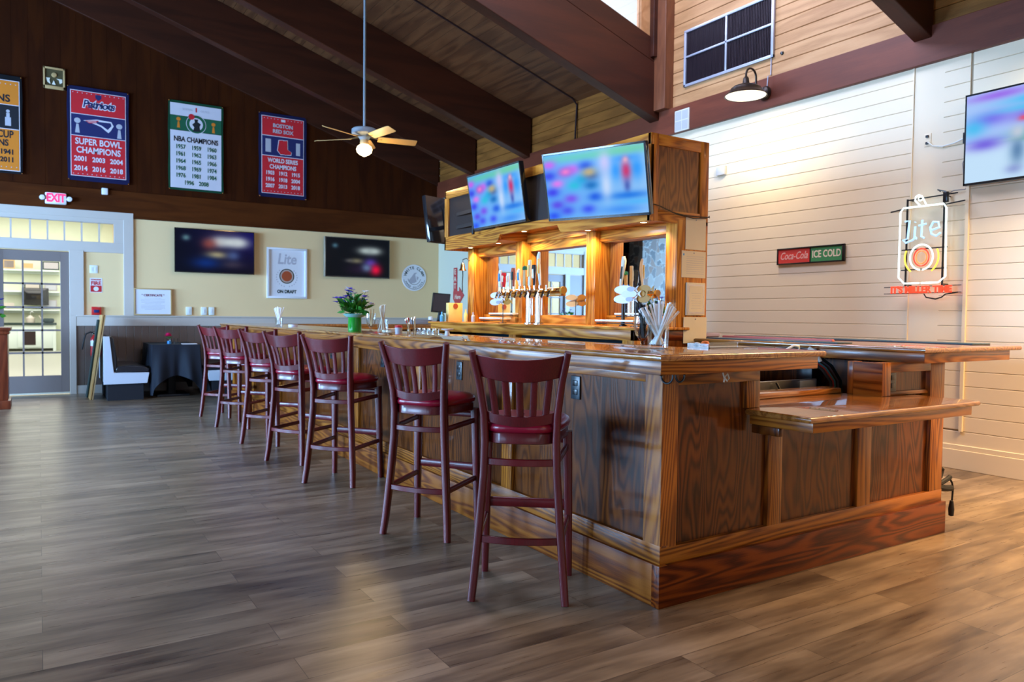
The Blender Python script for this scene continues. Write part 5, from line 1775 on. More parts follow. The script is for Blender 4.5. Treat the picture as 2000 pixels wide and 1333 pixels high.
MB().box(-.055, .055, -.06, .06, 0, .01, b=.004).build('plate', M_plate, t, local=True)
MB().box(-.035, -.01, -.03, .03, .009, .014).box(.01, .035, -.03, .03, .009, .014).build('rocker', M_post, t, local=True)
t = thing('fire_notice', 'red and white FIRE notice on the beige panel beside the door', 'sign', FAR(.735, 1.635, YF))
MB().box(-.082, .082, -.108, .108, 0, .003).build('plate', M_post, t, local=True)
MB().box(-.074, .074, -.10, -.005, .003, .004).build('red_field', M_redp, t, local=True)
m = MB()
circ(m, 0, -.055, .034, .0042)
m.build('white_badge', M_post, t, local=True, smooth=False)
MB().text('FIRE', .075, 0, .028, .0035, bold=.003).text('EXTINGUISHER', .026, 0, .082, .0035, bold=.001, sx=.75).build('lettering', M_redp, t, local=True, smooth=False)
t = thing('fire_alarm_pull', 'red fire alarm pull station just above the white rail', 'alarm', FAR(.735, 1.245, YF))
MB().box(-.065, .065, -.06, .065, 0, .045, b=.008).build('housing', M_red, t, local=True)
MB().box(-.035, .035, -.025, .02, .044, .055, b=.004).build('handle', M_navy, t, local=True)
t = thing('fire_extinguisher', 'small red fire extinguisher with black hose hung on the wainscot', 'fire extinguisher', (.70, 12.87, .6))
MB().lathe([(0, .56), (.045, .565), (.052, .59), (.052, .80), (.045, .84), (.022, .87), (.02, .89), (0, .89)], (.70, 12.86, 0), 24).build('cylinder', M_red, t)
MB().lathe([(.0525, .72), (.053, .72), (.053, .80), (.0525, .80)], (.70, 12.86, 0), 24).build('label_band', M_plate, t)
MB().box(.67, .73, 12.84, 12.88, .885, .915, b=.006).bar((.68, 12.86, .93), (.78, 12.86, .965), .02, .008).build('valve', M_chrome, t)
MB().tube([(.70, 12.85, .90), (.65, 12.83, .93), (.59, 12.82, .90), (.565, 12.82, .82), (.55, 12.82, .73), (.54, 12.82, .67)], .011, 8).build('hose', M_rubber, t)
t = thing('eat_sign', 'red arrow-shaped tin sign reading EAT on the pale wall behind the back bar', 'sign', RIGHT(12.20, 1.80, 6.495))
m = MB()
m.box(-.10, .03, -.16, .31, 0, .012, b=.003)
m.build('post_field', M_eat, t, local=True)
MB().prism([(-.11, -.12), (.12, -.12), (.12, -.05), (.30, -.20), (.12, -.36), (-.02, -.36), (-.11, -.26)], .001, .0125).build('arrow_field', M_eat, t, local=True, smooth=False)
m = MB()
for i, ch in enumerate('EAT'):
    m.text(ch, .13, -.035, .23 - i * .13, .0132, bold=.003)
m.text('Here', .11, .06, -.23, .0135, bold=.002, shear=.2)
m.build('lettering', M_cream, t, local=True, smooth=False)

# ================================================================== ON THE BAR
def tumbler(r, x, y, z, R0=.042, R1=.052, h=.105, mat=None):
    MB().lathe([(0, z), (R0, z), (R0 + .003, z + .004), (R1, z + h), (R1 - .003, z + h), (R0 - .001, z + .022), (0, z + .018)], (x, y, 0), 28).build('glass_wall', mat or M_glassw, r)


def pilsner(r, x, y, z, h=.155):
    MB().lathe([(0, z), (.036, z), (.037, z + .003), (.015, z + .010), (.008, z + .018), (.012, z + .026), (.008, z + .033), (.014, z + .040), (.034, z + .065), (.042, z + .100), (.043, z + .125), (.040, z + h),
                (.038, z + h), (.0405, z + .125), (.0395, z + .100), (.031, z + .068), (.010, z + .046), (0, z + .044)], (x, y, 0), 28).build('glass_wall', M_glassw, r)


def straws(label, x, y, z, n, L_, rad, mat, spread, seed, group, floor_z=.02, base=.024, flat=False):
    rs = random.Random(seed)
    for k in range(n):
        a = 2 * PI * k / n + rs.uniform(-.2, .2)
        tilt = spread * rs.uniform(.35, 1.0)
        if flat:
            # fan mostly across the view
            q = -1 + 2 * k / max(1, n - 1) + rs.uniform(-.12, .12)
            if abs(q) < .25:
                q *= 2.2
            dx, dy = q * spread * .85, -q * spread * .53
            dx += rs.uniform(-.12, .12)
            dy += rs.uniform(-.12, .12)
        else:
            dx, dy = math.cos(a) * tilt, math.sin(a) * tilt
        l_ = L_ * rs.uniform(.93, 1.03)
        bx, by = x - dx * base / max(.2, spread) * .9, y - dy * base / max(.2, spread) * .9
        bx += rs.uniform(-.012, .012)
        by += rs.uniform(-.012, .012)
        d = Vector((dx, dy, 1)).normalized()
        p0 = Vector((bx, by, z + floor_z))
        m = MB().cyl(p0, p0 + d * l_, rad, n=7)
        tag(m.build('drinking_straw', mat, loc=tuple(p0)), label, 'straw', group)


zc = ZT
t = thing('straw_glass', 'clear tumbler full of white paper straws at the near corner of the bar', 'glass', (2.492, 2.640, zc))
tumbler(t, 2.492, 2.640, zc, .046, .052, .112)
straws('white paper straw fanned out in the tumbler at the near corner of the bar', 2.492, 2.640, zc, 22, .205, .0062, M_straww, .68, 1, 'white straws in the near tumbler', flat=True)
t = thing('footed_glass', 'footed pilsner glass packed with black straws beside the near tumbler', 'glass', (2.44, 2.69, zc))
pilsner(t, 2.437, 2.688, zc)
straws('black straw in the footed glass at the near corner of the bar', 2.437, 2.688, zc, 16, .165, .0042, M_strawb, .20, 2, 'black straws in the footed glass', floor_z=.050, base=.008)
# flower vase
t = thing('flower_vase', 'green glass vase of blue, purple and white flowers on the bar', 'flower vase', (2.275, 6.11, zc))
MB().lathe([(0, zc), (.055, zc), (.058, zc + .01), (.056, zc + .115), (.058, zc + .13), (.054, zc + .13), (.05, zc + .02), (0, zc + .015)], (2.275, 6.11, 0), 28).build('vase', M_greenglass, t)
MB().lathe([(.057, zc + .118), (.075, zc + .125), (.10, zc + .145), (.085, zc + .15), (.06, zc + .14), (.056, zc + .13)], (2.275, 6.11, 0), 14).build('ribbon', pbr('pale_aqua_ribbon', (.30, .70, .68), .4), t)


def leaf(mb, p, d, L_, w_, up=Vector((0, 0, 1))):
    d = d.normalized()
    s_ = d.cross(up).normalized()
    n_ = s_.cross(d).normalized()
    q = [p, p + d * L_ * .35 + s_ * w_ + n_ * L_ * .06, p + d * L_ * .7 + s_ * w_ * .7 + n_ * L_ * .03, p + d * L_ - n_ * L_ * .08, p + d * L_ * .7 - s_ * w_ * .7 + n_ * L_ * .03, p + d * L_ * .35 - s_ * w_ + n_ * L_ * .06]
    vs = [mb.bm.verts.new(v) for v in q]
    c = mb.bm.verts.new(p + d * L_ * .5 - n_ * L_ * .03)
    for i in range(6):
        mb.bm.faces.new((vs[i], vs[(i + 1) % 6], c))


def bouquet(r, x, y, z, S, seed, nleaf=46, nfl=9, petal=(M_purple, M_petal), stemh=.13):
    rs = random.Random(seed)
    mb = MB()
    st_ = MB()
    for k in range(nleaf):
        a, e = rs.uniform(0, 2 * PI), rs.uniform(-.15, 1.35)
        d = Vector((math.cos(a) * math.cos(e), math.sin(a) * math.cos(e), math.sin(e)))
        rr = rs.uniform(.05, 1.0) * S * .62
        leaf(mb, Vector((x, y, z)) + d * rr, d + Vector((rs.uniform(-.7, .7), rs.uniform(-.7, .7), rs.uniform(-.3, .5))), S * rs.uniform(.3, .5), S * rs.uniform(.09, .16), up=Vector((rs.uniform(-1, 1), rs.uniform(-1, 1), .6)))
    mb.build('foliage', M_leaf, r, smooth=False)
    for k in range(nfl):
        a, e = rs.uniform(0, 2 * PI), rs.uniform(.35, 1.35)
        d = Vector((math.cos(a) * math.cos(e), math.sin(a) * math.cos(e), math.sin(e)))
        tip = Vector((x, y, z)) + d * S * rs.uniform(.8, 1.12)
        st_.tube([Vector((x, y, z - stemh * .7)), Vector((x, y, z)) + d * S * .4, tip], .0022, 5)
        f = MB()
        n_ = rs.choice((5, 6, 7))
        for i in range(n_):
            aa = 2 * PI * i / n_
            leaf(f, tip, Vector((math.cos(aa), math.sin(aa), rs.uniform(.1, .7))), S * .22, S * .075)
        for i in range(3):
            q = tip - d * S * .12 * (i + 1)
            leaf(f, q, Vector((rs.uniform(-1, 1), rs.uniform(-1, 1), .3)), S * .12, S * .04)
        f.build('blossom', petal[k % len(petal)] if k % 3 else petal[0], r, smooth=False)
    st_.build('stems', M_leaf, r)


bouquet(t, 2.275, 6.11, zc + .16, .19, 5, nleaf=120, nfl=17)
t = thing('straw_glass', 'clear glass of pale straws just right of the flower vase', 'glass', (2.35, 5.72, zc))
tumbler(t, 2.36, 5.70, zc, .040, .048, .105)
straws('pale straw in the glass just right of the flower vase', 2.36, 5.70, zc, 14, .205, .0042, pbr('cream_straw', (.78, .70, .55), .5), .26, 3, 'pale straws right of the vase')
t = thing('footed_glass', 'empty footed glass between the flower vase and the pale straws', 'glass', (2.33, 5.86, zc))
pilsner(t, 2.315, 5.845, zc)
straws('dark straw in the footed glass beside the flower vase', 2.315, 5.845, zc, 5, .150, .0035, M_tan, .2, 9, 'dark straws beside the vase', floor_z=.050, base=.008)
tag(MB().lathe([(0, zc), (.07, zc), (.075, zc + .004), (.075, zc + .028), (.06, zc + .03), (0, zc + .03)], (2.46, 5.76, 0), 28).build('coaster_stack', M_cream, loc=(2.46, 5.76, zc)), 'low cream stack of round coasters behind the pale straws', 'coasters')
t = thing('straw_glass', 'glass of white straws at the far end of the bar', 'glass', (2.31, 8.63, zc))
tumbler(t, 2.31, 8.63, zc, .036, .044, .09)
straws('white straw in the glass at the far end of the bar', 2.31, 8.63, zc, 16, .20, .0048, M_straww, .42, 4, 'white straws at the far end', flat=False)
tag(MB().lathe([(0, zc), (.05, zc), (.052, zc + .02), (0, zc + .022)], (2.42, 8.45, 0), 20).build('napkin_stack', M_post, loc=(2.42, 8.45, zc)), 'small round white stack right of the far straw glass', 'napkins')
# garnish cups, muddlers
t = thing('garnish_caddy', 'red topped blue cup among the bar tools on the counter', 'cup', (2.40, 5.43, zc))
MB().lathe([(0, zc), (.026, zc), (.03, zc + .045), (0, zc + .045)], (2.39, 5.45, 0), 16).build('cup', M_fishg, t)
MB().lathe([(0, zc + .045), (.03, zc + .045), (.028, zc + .062), (0, zc + .066)], (2.39, 5.45, 0), 16).build('lid', M_redp, t)
rs = random.Random(11)
for k in range(9):
    x_, y_ = 2.43 + rs.uniform(-.03, .04), 5.37 - k * .016
    h_ = rs.uniform(.08, .125)
    tx, ty = rs.uniform(-.03, .02), rs.uniform(-.01, .04)
    r = thing('swizzle_stick', 'thin tilted bar stick with coloured tip in the cluster behind the stools', 'stir stick', (x_, y_, zc), 'bar sticks in the tool cluster')
    MB().tube([(x_, y_, zc), (x_ + tx, y_ + ty, zc + h_)], .003, 6).build('stick', M_chrome if k % 2 else M_tan, r)
    MB().lathe([(0, -.008), (.006, -.004), (.006, .004), (0, .01)], (x_ + tx, y_ + ty, zc + h_), 10).build('tip', M_redp if k % 3 == 0 else M_chrome, r)
for k in range(8):
    x_, y_ = 2.45 + .03 * (k % 2), 5.25 - k * .042
    r = thing('shot_glass', 'tiny clear jar in the row of small jars on the counter', 'jar', (x_, y_, zc), 'small clear jars behind the tool cluster')
    MB().lathe([(0, zc), (.016, zc), (.018, zc + .038), (.015, zc + .038), (.013, zc + .008), (0, zc + .008)], (x_, y_, 0), 14).build('jar', M_glassw, r)
    MB().lathe([(0, zc + .038), (.018, zc + .038), (.017, zc + .046), (0, zc + .047)], (x_, y_, 0), 14).build('cap', M_chrome, r)
tag(MB().lathe([(0, zc), (.02, zc), (.016, zc + .03), (.045, zc + .040), (.047, zc + .046), (0, zc + .042)], (2.55, 4.93, 0), 20).build('pedestal_dish', M_post, loc=(2.55, 4.93, zc)), 'small white pedestal dish right of the clear jars', 'dish')
t = thing('fruit_tray', 'clear plastic tray with white and orange wrapped items on the near end counter', 'tray', (3.0, 2.66, zc))
MB().box(2.76, 3.12, 2.57, 2.71, zc, zc + .004).box(2.76, 3.12, 2.70, 2.712, zc, zc + .022).box(2.758, 2.768, 2.57, 2.71, zc, zc + .022).build('tray', pbr('tray_plastic', (.9, .92, .95), .08, trans=.85, ior=1.2, coat=1), t)
tag(MB().lathe([(0, 0), (.018, .004), (.024, .016), (.018, .03), (0, .034)], (3.42, 3.32, 1.098), 14).build('orange_fruit', pbr('orange_fruit', (.8, .16, .03), .4), loc=(3.42, 3.32, 1.1)), 'small orange fruit beyond the near end counter', 'fruit') if False else None
o_ = tag(MB().lathe([(0, zc), (.016, zc + .004), (.021, zc + .016), (.016, zc + .028), (0, zc + .032)], (2.80, 2.63, .004), 16).build('tangerine', pbr('orange_fruit', (.85, .17, .03), .4), loc=(2.80, 2.63, zc)), 'small orange fruit on the clear tray at the near end', 'fruit')
o_ = tag(MB().lathe([(0, zc), (.014, zc + .004), (.018, zc + .012), (.012, zc + .02), (0, zc + .024)], (2.775, 2.66, .004), 16).build('garlic_bulb', M_post, loc=(2.775, 2.66, zc)), 'small white bulb beside the orange fruit on the tray', 'fruit')

# ================================================================== ON THE BACK BAR
zl = 1.176
t = thing('beer_tap_tower', 'chrome twin-post beer tower with a long row of coloured tap handles', 'beer taps', (3.50, 5.2, zl))
for yy in (5.27, 5.13):
    MB().lathe([(0, zl), (.045, zl), (.045, zl + .008), (.030, zl + .014), (.030, 1.44), (0, 1.44)], (3.50, yy, 0), 20).build('tower_post', M_chrome, t)
MB().cyl((3.50, 4.79, 1.452), (3.50, 5.68, 1.452), .024, n=16).build('tap_rail', M_brass, t)
MB().box(3.488, 3.535, 4.80, 5.67, 1.408, 1.432, b=.003).build('rail_board', oak_back['y'], t)
MB().cyl((3.50, 4.775, 1.452), (3.50, 4.80, 1.452), .030, n=16).cyl((3.50, 5.67, 1.452), (3.50, 5.695, 1.452), .030, n=16).build('rail_caps', M_amber, t)
HD = [(985, M_post, .150, 'flat', M_blue), (993, M_bred, .125, 'knob', M_cream), (1003, M_post, .12, 'flat', M_cream), (1014, M_orange, .16, 'paddle', M_dgrn), (1026, M_post, .145, 'curve', M_blue), (1037, M_tan, .15, 'bird', M_green), (1047, M_cream, .215, 'flat', M_yellow), (1056, M_black, .17, 'paddle', M_post), (1066, M_post, .27, 'curve', M_yellow), (1079, M_chrome, .0, 'none', M_chrome), (1090, M_chrome, .0, 'none', M_chrome)]
for px, mt, hh, kind, m2 in HD:
    yy = 5.66 - (px - 984) * .00754
    f = MB()
    f.tube([(3.50, yy, 1.455), (3.455, yy, 1.455), (3.42, yy, 1.445), (3.405, yy, 1.41), (3.40, yy, 1.395)], .010, 10)
    f.cyl((3.45, yy, 1.455), (3.445, yy, 1.495), .009, .007, 10)
    fo = f.build('faucet', M_chrome, t)
    if hh > 0:
        zb = 1.495
        h = MB()
        if kind in ('flat', 'bird'):
            h.box(3.435, 3.455, yy - .017, yy + .017, zb, zb + hh, b=.006)
        elif kind == 'knob':
            h.lathe([(0, 0), (.012, 0), (.02, hh * .5), (.014, hh * .72), (.022, hh * .85), (.018, hh), (0, hh)], (3.445, yy, zb), 14)
        elif kind == 'paddle':
            h.barpath([(3.445, yy, zb), (3.443, yy, zb + hh * .6), (3.440, yy, zb + hh * .8), (3.440, yy, zb + hh)], [(.018, .014), (.030, .018), (.046, .02), (.036, .018)], up=(1, 0, 0), round_=.004)
        else:
            h.barpath([(3.445, yy - .012, zb), (3.445, yy, zb + hh * .3), (3.445, yy + .016, zb + hh * .65), (3.443, yy + .012, zb + hh * .88), (3.443, yy + .002, zb + hh)], [(.018, .016), (.028, .02), (.034, .022), (.034, .022), (.022, .016)], up=(1, 0, 0), round_=.006)
        ho = h.build('tap_handle', mt, t)
        b_ = MB()
        if kind == 'bird':
            b_.lathe([(0, 0), (.022, .01), (.018, .035), (0, .045)], (3.445, yy, zb + hh * .85), 10)
        else:
            b_.box(3.425, 3.436, yy - .010, yy + .010, zb + hh * .35, zb + hh * .8, b=.003)
        b_.build('handle_badge', m2, ho)
t = thing('beer_tap', 'chrome tap with a tall cream handle in front of the nearest mirror', 'beer taps', (3.70, 4.29, zl))
MB().lathe([(0, zl), (.03, zl), (.03, zl + .008), (.014, zl + .014), (.014, 1.40), (0, 1.41)], (3.71, 4.31, 0), 18).build('tower_post', M_galv, t)
MB().tube([(3.71, 4.31, 1.40), (3.67, 4.31, 1.40), (3.64, 4.31, 1.385), (3.63, 4.31, 1.35)], .010, 10).build('faucet', M_chrome, t)
h = MB().barpath([(3.68, 4.31, 1.41), (3.68, 4.305, 1.50), (3.68, 4.285, 1.60), (3.68, 4.275, 1.66), (3.68, 4.28, 1.695)], [(.016, .016), (.026, .02), (.036, .024), (.044, .026), (.03, .02)], up=(1, 0, 0), round_=.007).build('tap_handle', M_cream, t)
MB().barpath([(3.667, 4.295, 1.53), (3.666, 4.28, 1.62)], [(.012, .006)], up=(1, 0, 0)).build('handle_badge', M_dgrn, h)


def fish_board(label, x, y0, z0, s_, post=True):
    r = thing('fish_cutout_sign', label, 'sign', (x, y0, zl), 'fish cutout signs on the back bar')

    def fish(L_, H_):
        n = 12
        p = [(L_ * .5 * math.cos(PI * k / n) - L_ * .08, H_ * .5 * math.sin(PI * k / n)) for k in range(n + 1)]
        p += [(-L_ * .85, H_ * .42), (-L_ * .76, 0), (-L_ * .85, -H_ * .42)]
        p += [(L_ * .5 * math.cos(PI * k / n) - L_ * .08, H_ * .5 * math.sin(PI * k / n)) for k in range(n, 2 * n)]
        return p
    for i, (dy, dz, L_, H_, mt, nm) in enumerate([(-.08, .03, .13, .060, M_amber, 'amber_fish'), (-.08, -.030, .13, .060, M_amber, 'amber_fish'), (-.04, .0, .12, .055, M_amber, 'amber_fish'), (.12, .032, .20, .060, M_fishw, 'upper_fish'), (.12, -.034, .20, .062, M_fishw, 'lower_fish'), (.05, .0, .16, .055, M_post, 'middle_fish'), (.02, .034, .085, .034, M_fishg, 'small_fish'), (.03, -.036, .075, .032, M_fishg, 'small_fish')]):
        m = MB()
        m.prism([(y0 + (dy + a * 1.0) * s_, z0 + (dz + b_) * s_) for a, b_ in fish(L_, H_)], x - .003 - i * .0045, x - i * .0045, 'yz')
        m.build(nm, mt, r, smooth=False)
    if post:
        MB().cyl((x + .004, y0, zl), (x + .004, y0, z0), .004, n=8).lathe([(0, zl), (.035, zl), (.035, zl + .006), (0, zl + .006)], (x + .004, y0, 0), 20).build('post', M_galv, r)


fish_board('white, grey and amber fish cutout sign in front of the nearest mirror', 3.64, 4.10, 1.412, 1.05)
fish_board('white and amber fish cutout sign left of the long row of taps', 3.58, 5.83, 1.40, .95)


def riser(label, x0, x1, y0, y1, z1):
    r = thing('display_riser', label, 'riser', ((x0 + x1) / 2, (y0 + y1) / 2, zl), 'wire display risers on the back bar')
    MB().box(x0, x1, y0, y1, z1 - .014, z1, b=.002).build('shelf', M_plate, r)
    for y in (y0 + .012, y1 - .012):
        m = MB()
        m.bar((x0 + .01, y, zl), (x0 + .01, y, z1 - .014), .007, .007).bar((x1 - .01, y, zl), (x1 - .01, y, z1 - .014), .007, .007).bar((x0 + .01, y, z1 - .03), (x1 - .01, y, z1 - .03), .007, .007)
        m.build('leg_frame', M_black, r)
    MB().bar((x0 + .01, y0 + .012, z1 - .026), (x0 + .01, y1 - .012, z1 - .026), .007, .007, up=(1, 0, 0)).build('cross_bar', M_black, r)


riser('low front wire riser before the far mirror', 3.62, 3.74, 5.93, 6.33, 1.226)
riser('taller back wire riser before the far mirror', 3.78, 3.92, 5.98, 6.42, 1.272)
riser('low front wire riser before the nearest mirror', 3.64, 3.76, 4.12, 4.56, 1.224)
riser('taller back wire riser before the nearest mirror', 3.80, 3.93, 4.12, 4.52, 1.276)
t = thing('card_box', 'yellow printed cardboard stand at the far end of the back bar ledge', 'box', (3.70, 6.99, zl))
MB().box(3.62, 3.785, 6.97, 7.03, zl, 1.372, b=.003).build('box', M_yellow, t)
MB().lathe([(0, 0), (.028, 0), (.028, .003), (0, .003)], (3.70, 6.968, 1.34), 14, axis='-y').build('orange_print', M_orange, t)
for k, (x_, y_, h_, mt) in enumerate([(3.545, 6.98, .10, M_blue), (3.575, 7.02, .12, M_dgrn), (3.80, 6.93, .13, M_yellow), (3.83, 6.90 - .08, .10, M_fishg)]):
    tag(MB().lathe([(0, zl), (.018, zl), (.02, zl + .01), (.02, zl + h_ * .6), (.008, zl + h_ * .75), (.008, zl + h_), (0, zl + h_)], (x_, y_, 0), 16).build('small_bottle', mt, loc=(x_, y_, zl)),
        ('blue bottle left of the yellow card box', 'dark bottle tucked against the yellow card box', 'yellow bottle right of the yellow card box', 'grey bottle nearest the column by the yellow card box')[k], 'bottle', 'small bottles at the far end of the ledge')
t = thing('brass_bell', 'small brass bell with hanging cord on the farthest back bar column', 'bell', (3.80, 6.93, 1.72))
MB().lathe([(0, 1.80), (.012, 1.80), (.022, 1.775), (.026, 1.74), (.042, 1.715), (.038, 1.715), (.02, 1.745), (0, 1.77)], (3.79, 6.985, 0), 18).build('bell', M_brass, t)
MB().tube([(3.85, 6.94, 1.82), (3.82, 6.96, 1.845), (3.79, 6.985, 1.83), (3.79, 6.985, 1.80)], .005, 8).build('bracket', M_black, t)
MB().tube([(3.79, 6.985, 1.74), (3.792, 6.985, 1.66), (3.787, 6.985, 1.58), (3.79, 6.985, 1.49)], .005, 6).build('pull_cord', M_rubber, t)
# the far return: till and boxes
t = thing('pos_terminal', 'black touchscreen till tilted on a stand on the far return of the bar', 'till', (5.27, 10.45, 1.098))
MB().box(5.14, 5.40, 10.38, 10.62, 1.098, 1.125, b=.01).build('base', M_black, t)
MB().bar((5.28, 10.52, 1.12), (5.30, 10.47, 1.35), .05, .03).build('stand', M_black, t)
Mt = basis((5.27, 10.40, 1.43), Vector((.985, .0, -.05)).normalized(), Vector((.20, .18, .96)).normalized(), Vector((.985, .0, -.05)).normalized().cross(Vector((.20, .18, .96)).normalized()))
m = MB().box(-.15, .15, -.155, .155, -.03, 0, b=.006)
o_ = m.build('monitor', M_black, t, local=True)
o_.data.transform(Matrix.Translation((-5.27, -10.45, -1.098)) @ Mt)
m = MB().box(-.13, .13, -.135, .135, 0, .003)
o_ = m.build('touchscreen', pbr('dark_touchscreen', (.035, .022, .028), .15), t, local=True)
o_.data.transform(Matrix.Translation((-5.27, -10.45, -1.098)) @ Mt)
tag(MB().box(4.80, 5.10, 10.38, 10.62, 1.098, 1.165, b=.004).build('cash_drawer', M_ink, loc=(4.95, 10.5, 1.1)), 'grey cash drawer left of the touchscreen till', 'cash drawer')
tag(MB().lathe([(0, 1.098), (.035, 1.098), (.035, 1.14), (.02, 1.15), (0, 1.15)], (5.08, 10.33 + .05, .0675), 16).build('receipt_roll', M_post, loc=(5.08, 10.38, 1.17)), 'white paper roll on the cash drawer', 'paper roll')
# trays on the steel shelf of the back bar
for k, (y0, y1, mt, lb) in enumerate([(4.15, 4.75, M_ink, 'grey tray nearest on the steel shelf under the ledge'), (4.82, 5.3, M_black, 'black tray on the steel shelf under the ledge'), (5.6, 6.1, M_fishg, 'pale tray near the middle post under the ledge'), (6.25, 6.75, M_black, 'black unit at the far end of the shelf under the ledge')]):
    tag(MB().box(3.60, 3.92, y0, y1, .955, .955 + .05 + .01 * k, b=.006).build('bar_tray', mt, loc=(3.76, (y0 + y1) / 2, .955)), lb, 'tray', 'trays on the steel shelf')
for k in range(6):
    yy = 4.25 + k * .2
    tag(MB().box(3.53, 3.536, yy, yy + .06, .955, .985).build('tag_card', M_yellow, loc=(3.53, yy, .955)), 'small yellow tag on the front of the steel shelf', 'tag', 'yellow shelf tags')

# ================================================================== BOOTHS, TABLE, STAND
def booth(label, x0, flip):
    r = thing('booth_bench', label, 'booth', (x0, 12.2, 0), 'booth benches by the wainscot')
    S = -1 if flip else 1

    def pr_(poly, y0, y1, name, mat, bev=.004):
        m = MB().prism([(x0 + S * a, b_) for a, b_ in poly], y0, y1, 'xz')
        return m.build(name, mat, r, bevel=bev, angle=30)
    prof = [(0, .23), (.0, .895), (.075, .895), (.125, .39), (.57, .385), (.545, .235)]
    pr_(prof, 11.68, 11.72, 'end_panel', M_booth)
    pr_([(.015, .24), (.015, .88), (.06, .88), (.11, .40), (.54, .38), (.52, .24)], 11.72, 12.85, 'carcass', M_booth)
    pr_([(.07, .88), (.10, .895), (.125, .86), (.165, .60), (.17, .44), (.125, .42)], 11.70, 12.86, 'back_cushion', M_vinyld, .012)
    pr_([(.14, .392), (.57, .392), (.575, .44), (.50, .475), (.35, .49), (.16, .475)], 11.70, 12.86, 'seat_cushion', M_vinyld, .012)
    pr_([(.05, .0), (.50, .0), (.50, .236), (.05, .236)], 11.72, 12.84, 'plinth', M_cblack, .002)
    return r


booth('white-ended booth bench with black cushions beside the leaning boards', .745, False)
booth('white-ended booth bench with black cushions behind the bar stools', 2.66, True)
t = thing('booth_table', 'square table hidden by a black cloth between the two booth benches', 'table', (1.68, 12.2, 0))
MB().box(1.36, 1.99, 11.73, 12.75, .735, .762, b=.004).build('tabletop', M_dgrn, t)
MB().box(1.62, 1.72, 12.1, 12.3, .02, .74, b=.004).build('pedestal', M_blackm, t)
MB().box(1.45, 1.89, 11.95, 12.5, .0, .03, b=.008).build('foot', M_blackm, t)
# tablecloth: skirt with folds
bm = bmesh.new()
cx_, cy_, hx, hy = 1.675, 12.24, .325, .52
N_ = 220
rows = []
for lv in range(13):
    f = lv / 12
    ring = []
    for k in range(N_):
        a = 2 * PI * k / N_
        c_, s_ = math.cos(a), math.sin(a)
        p_ = 1 / max(abs(c_) / hx, abs(s_) / hy)
        x_, y_ = c_ * p_, s_ * p_
        corner = min(1, (abs(c_) * p_ / hx) * (abs(s_) * p_ / hy))
        fold = (.042 * math.sin(a * 9) + .022 * math.sin(a * 19 + 1)) * f
        g = 1 + .02 * f
        rr_ = math.hypot(x_, y_)
        ux, uy = x_ / rr_, y_ / rr_
        drop = .72 * f if corner > .86 else (.72 * f * (.62 + .38 * corner ** 2))
        if lv == 0:
            drop = 0
        q = fold + .055 * f * corner
        ring.append(bm.verts.new((cx_ + x_ * g + ux * q, cy_ + y_ * g + uy * q, .771 - drop)))
    rows.append(ring)
for i in range(12):
    for k in range(N_):
        bm.faces.new((rows[i][k], rows[i][(k + 1) % N_], rows[i + 1][(k + 1) % N_], rows[i + 1][k]))
bm.faces.new(rows[0])
mb = MB()
mb.bm.free()
mb.bm = bm
tag(mb.build('tablecloth', M_cloth, loc=(1.675, 12.24, 0)), 'black cloth hanging in folds over the booth table', 'tablecloth')
t = thing('flower_jar', 'pink rose with green leaves in a small glass on the black tablecloth', 'flower vase', (1.61, 11.95, .772))
MB().lathe([(0, .772), (.035, .772), (.036, .85), (.033, .85), (.031, .778), (0, .778)], (1.61, 11.95, 0), 18).build('jar', M_glassw, t)
MB().lathe([(0, .775), (.028, .775), (.028, .82), (0, .82)], (1.61, 11.95, 0), 14).build('blue_wrap', M_blue, t)
m = MB()
rs = random.Random(4)
for k in range(14):
    a = rs.uniform(0, 2 * PI)
    leaf(m, Vector((1.61, 11.95, .85)), Vector((math.cos(a), math.sin(a), .6)), .055, .018)
m.build('leaves', M_leaf, t, smooth=False)
m = MB()
for k in range(34):
    a = k * 2.4
    q = k / 34
    leaf(m, Vector((1.60 + .02 * q * math.cos(a), 11.95 + .02 * q * math.sin(a), .885 + .012 * (1 - q))), Vector((math.cos(a) * (.3 + q), math.sin(a) * (.3 + q), 1.1 - q)), .048, .024)
m.build('rose', M_pink, t, smooth=False)
t = thing('glass_jar', 'small clear jar beside the pink rose on the black tablecloth', 'jar', (1.70, 11.93, .772))
tumbler(t, 1.70, 11.93, .772, .028, .03, .085)
tag(MB().prism([(1.76, 11.80), (1.97, 11.80), (1.98, 11.98), (1.78, 12.0)], .7715, .780).build('napkin', M_post, loc=(1.87, 11.9, .775)), 'folded white napkin at the right of the black tablecloth', 'napkin')
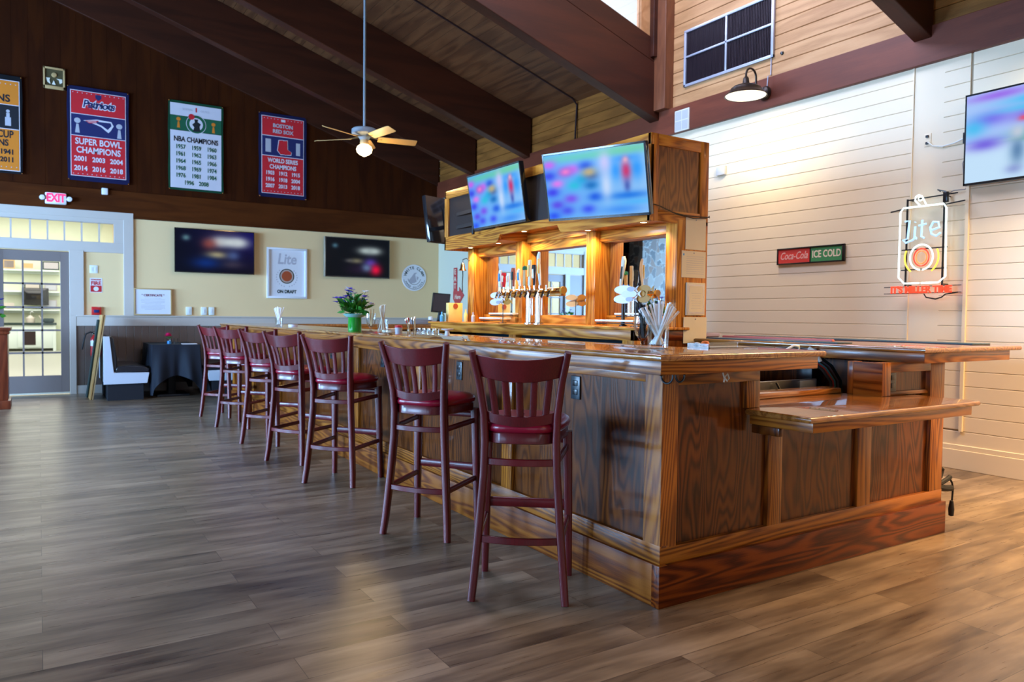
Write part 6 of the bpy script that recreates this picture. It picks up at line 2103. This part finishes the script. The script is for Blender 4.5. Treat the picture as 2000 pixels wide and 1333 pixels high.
# boards leaning on the booth
for k, (dx, mt, lb) in enumerate(((0.004, M_tan, 'pale wooden board leaning against the booth, nearer the booth'), (-.022, M_light, 'pale wooden board leaning outermost against the booth'), (-.046, M_dgrn, 'dark framed panel leaning behind the pale boards'))):
    xt = .788 - .004
    m = MB().prism([(.612 + dx, 0), (.630 + dx, 0), (xt + dx + .010 - (.0 if k < 2 else .0105), 1.19 if k < 2 else 1.12), (xt + dx - .010 - (.0 if k < 2 else .0105), 1.19 if k < 2 else 1.12)], (11.98, 11.97, 12.30)[k], (12.66, 12.5, 12.55)[k], 'xz')
    tag(m.build('leaning_board', mt, loc=(.60, 12.3, 0), bevel=.002, smooth=False), lb, 'board', 'boards leaning on the booth')
t = thing('host_stand', 'reddish cherry wood host stand at the left edge', 'cabinet', (-.75, 11.5, 0))
MB().box(-1.15, -.335, 11.3, 11.78, .10, .985, b=.004).build('body', M_stand, t)
MB().box(-1.19, -.30, 11.26, 11.82, .985, 1.03, b=.008).build('top', M_stand, t)
MB().box(-1.17, -.318, 11.28, 11.80, .94, .986, b=.006).build('moulding', M_stand, t)
MB().box(-1.18, -.31, 11.27, 11.81, 0, .11, b=.008).build('base', M_stand, t)
MB().box(-1.05, -.43, 11.292, 11.302, .2, .86, b=.004).build('front_panel', M_stand, t)
t = thing('flower_vase', 'white vase of lilac flowers on the host stand', 'flower vase', (-.52, 11.5, 1.03))
MB().lathe([(0, 1.03), (.05, 1.03), (.07, 1.08), (.06, 1.15), (.045, 1.18), (0, 1.18)], (-.50, 11.5, 0), 24).build('vase', M_petal, t)
bouquet(t, -.50, 11.5, 1.18, .20, 8, nleaf=26, nfl=9, petal=(M_purple, pbr('lilac_petal', (.45, .38, .75), .6)))
# cable bundle behind the right end of the bar
t = thing('cable_bundle', 'black bundled power cords hanging behind the right end of the bar', 'cables', (4.631, 2.405, .2))
MB().tube([(4.476, 2.397, .36), (4.531, 2.395, .38), (4.581, 2.392, .35), (4.556, 2.389, .31), (4.506, 2.385, .30), (4.543, 2.383, .27), (4.631, 2.383, .29), (4.656, 2.383, .30)], .014, 8).build('upper_loop', M_rubber, t)
MB().tube([(4.476, 2.392, .27), (4.531, 2.385, .25), (4.606, 2.383, .235), (4.668, 2.383, .23)], .020, 8).build('adapter', M_rubber, t)
MB().tube([(4.644, 2.383, .30), (4.681, 2.383, .26), (4.694, 2.383, .225), (4.687, 2.383, .16), (4.681, 2.383, .12)], .006, 6).build('hanging_plug_cord', M_rubber, t)
MB().lathe([(0, .055), (.014, .06), (.017, .10), (.010, .15), (0, .155)], (4.681, 2.383, 0), 12).build('plug', M_rubber, t)
MB().tube([(4.478, 2.392, .27), (4.490, 2.389, .18), (4.512, 2.387, .10), (4.531, 2.385, .06)], .004, 6).build('thin_cord', M_rubber, t)
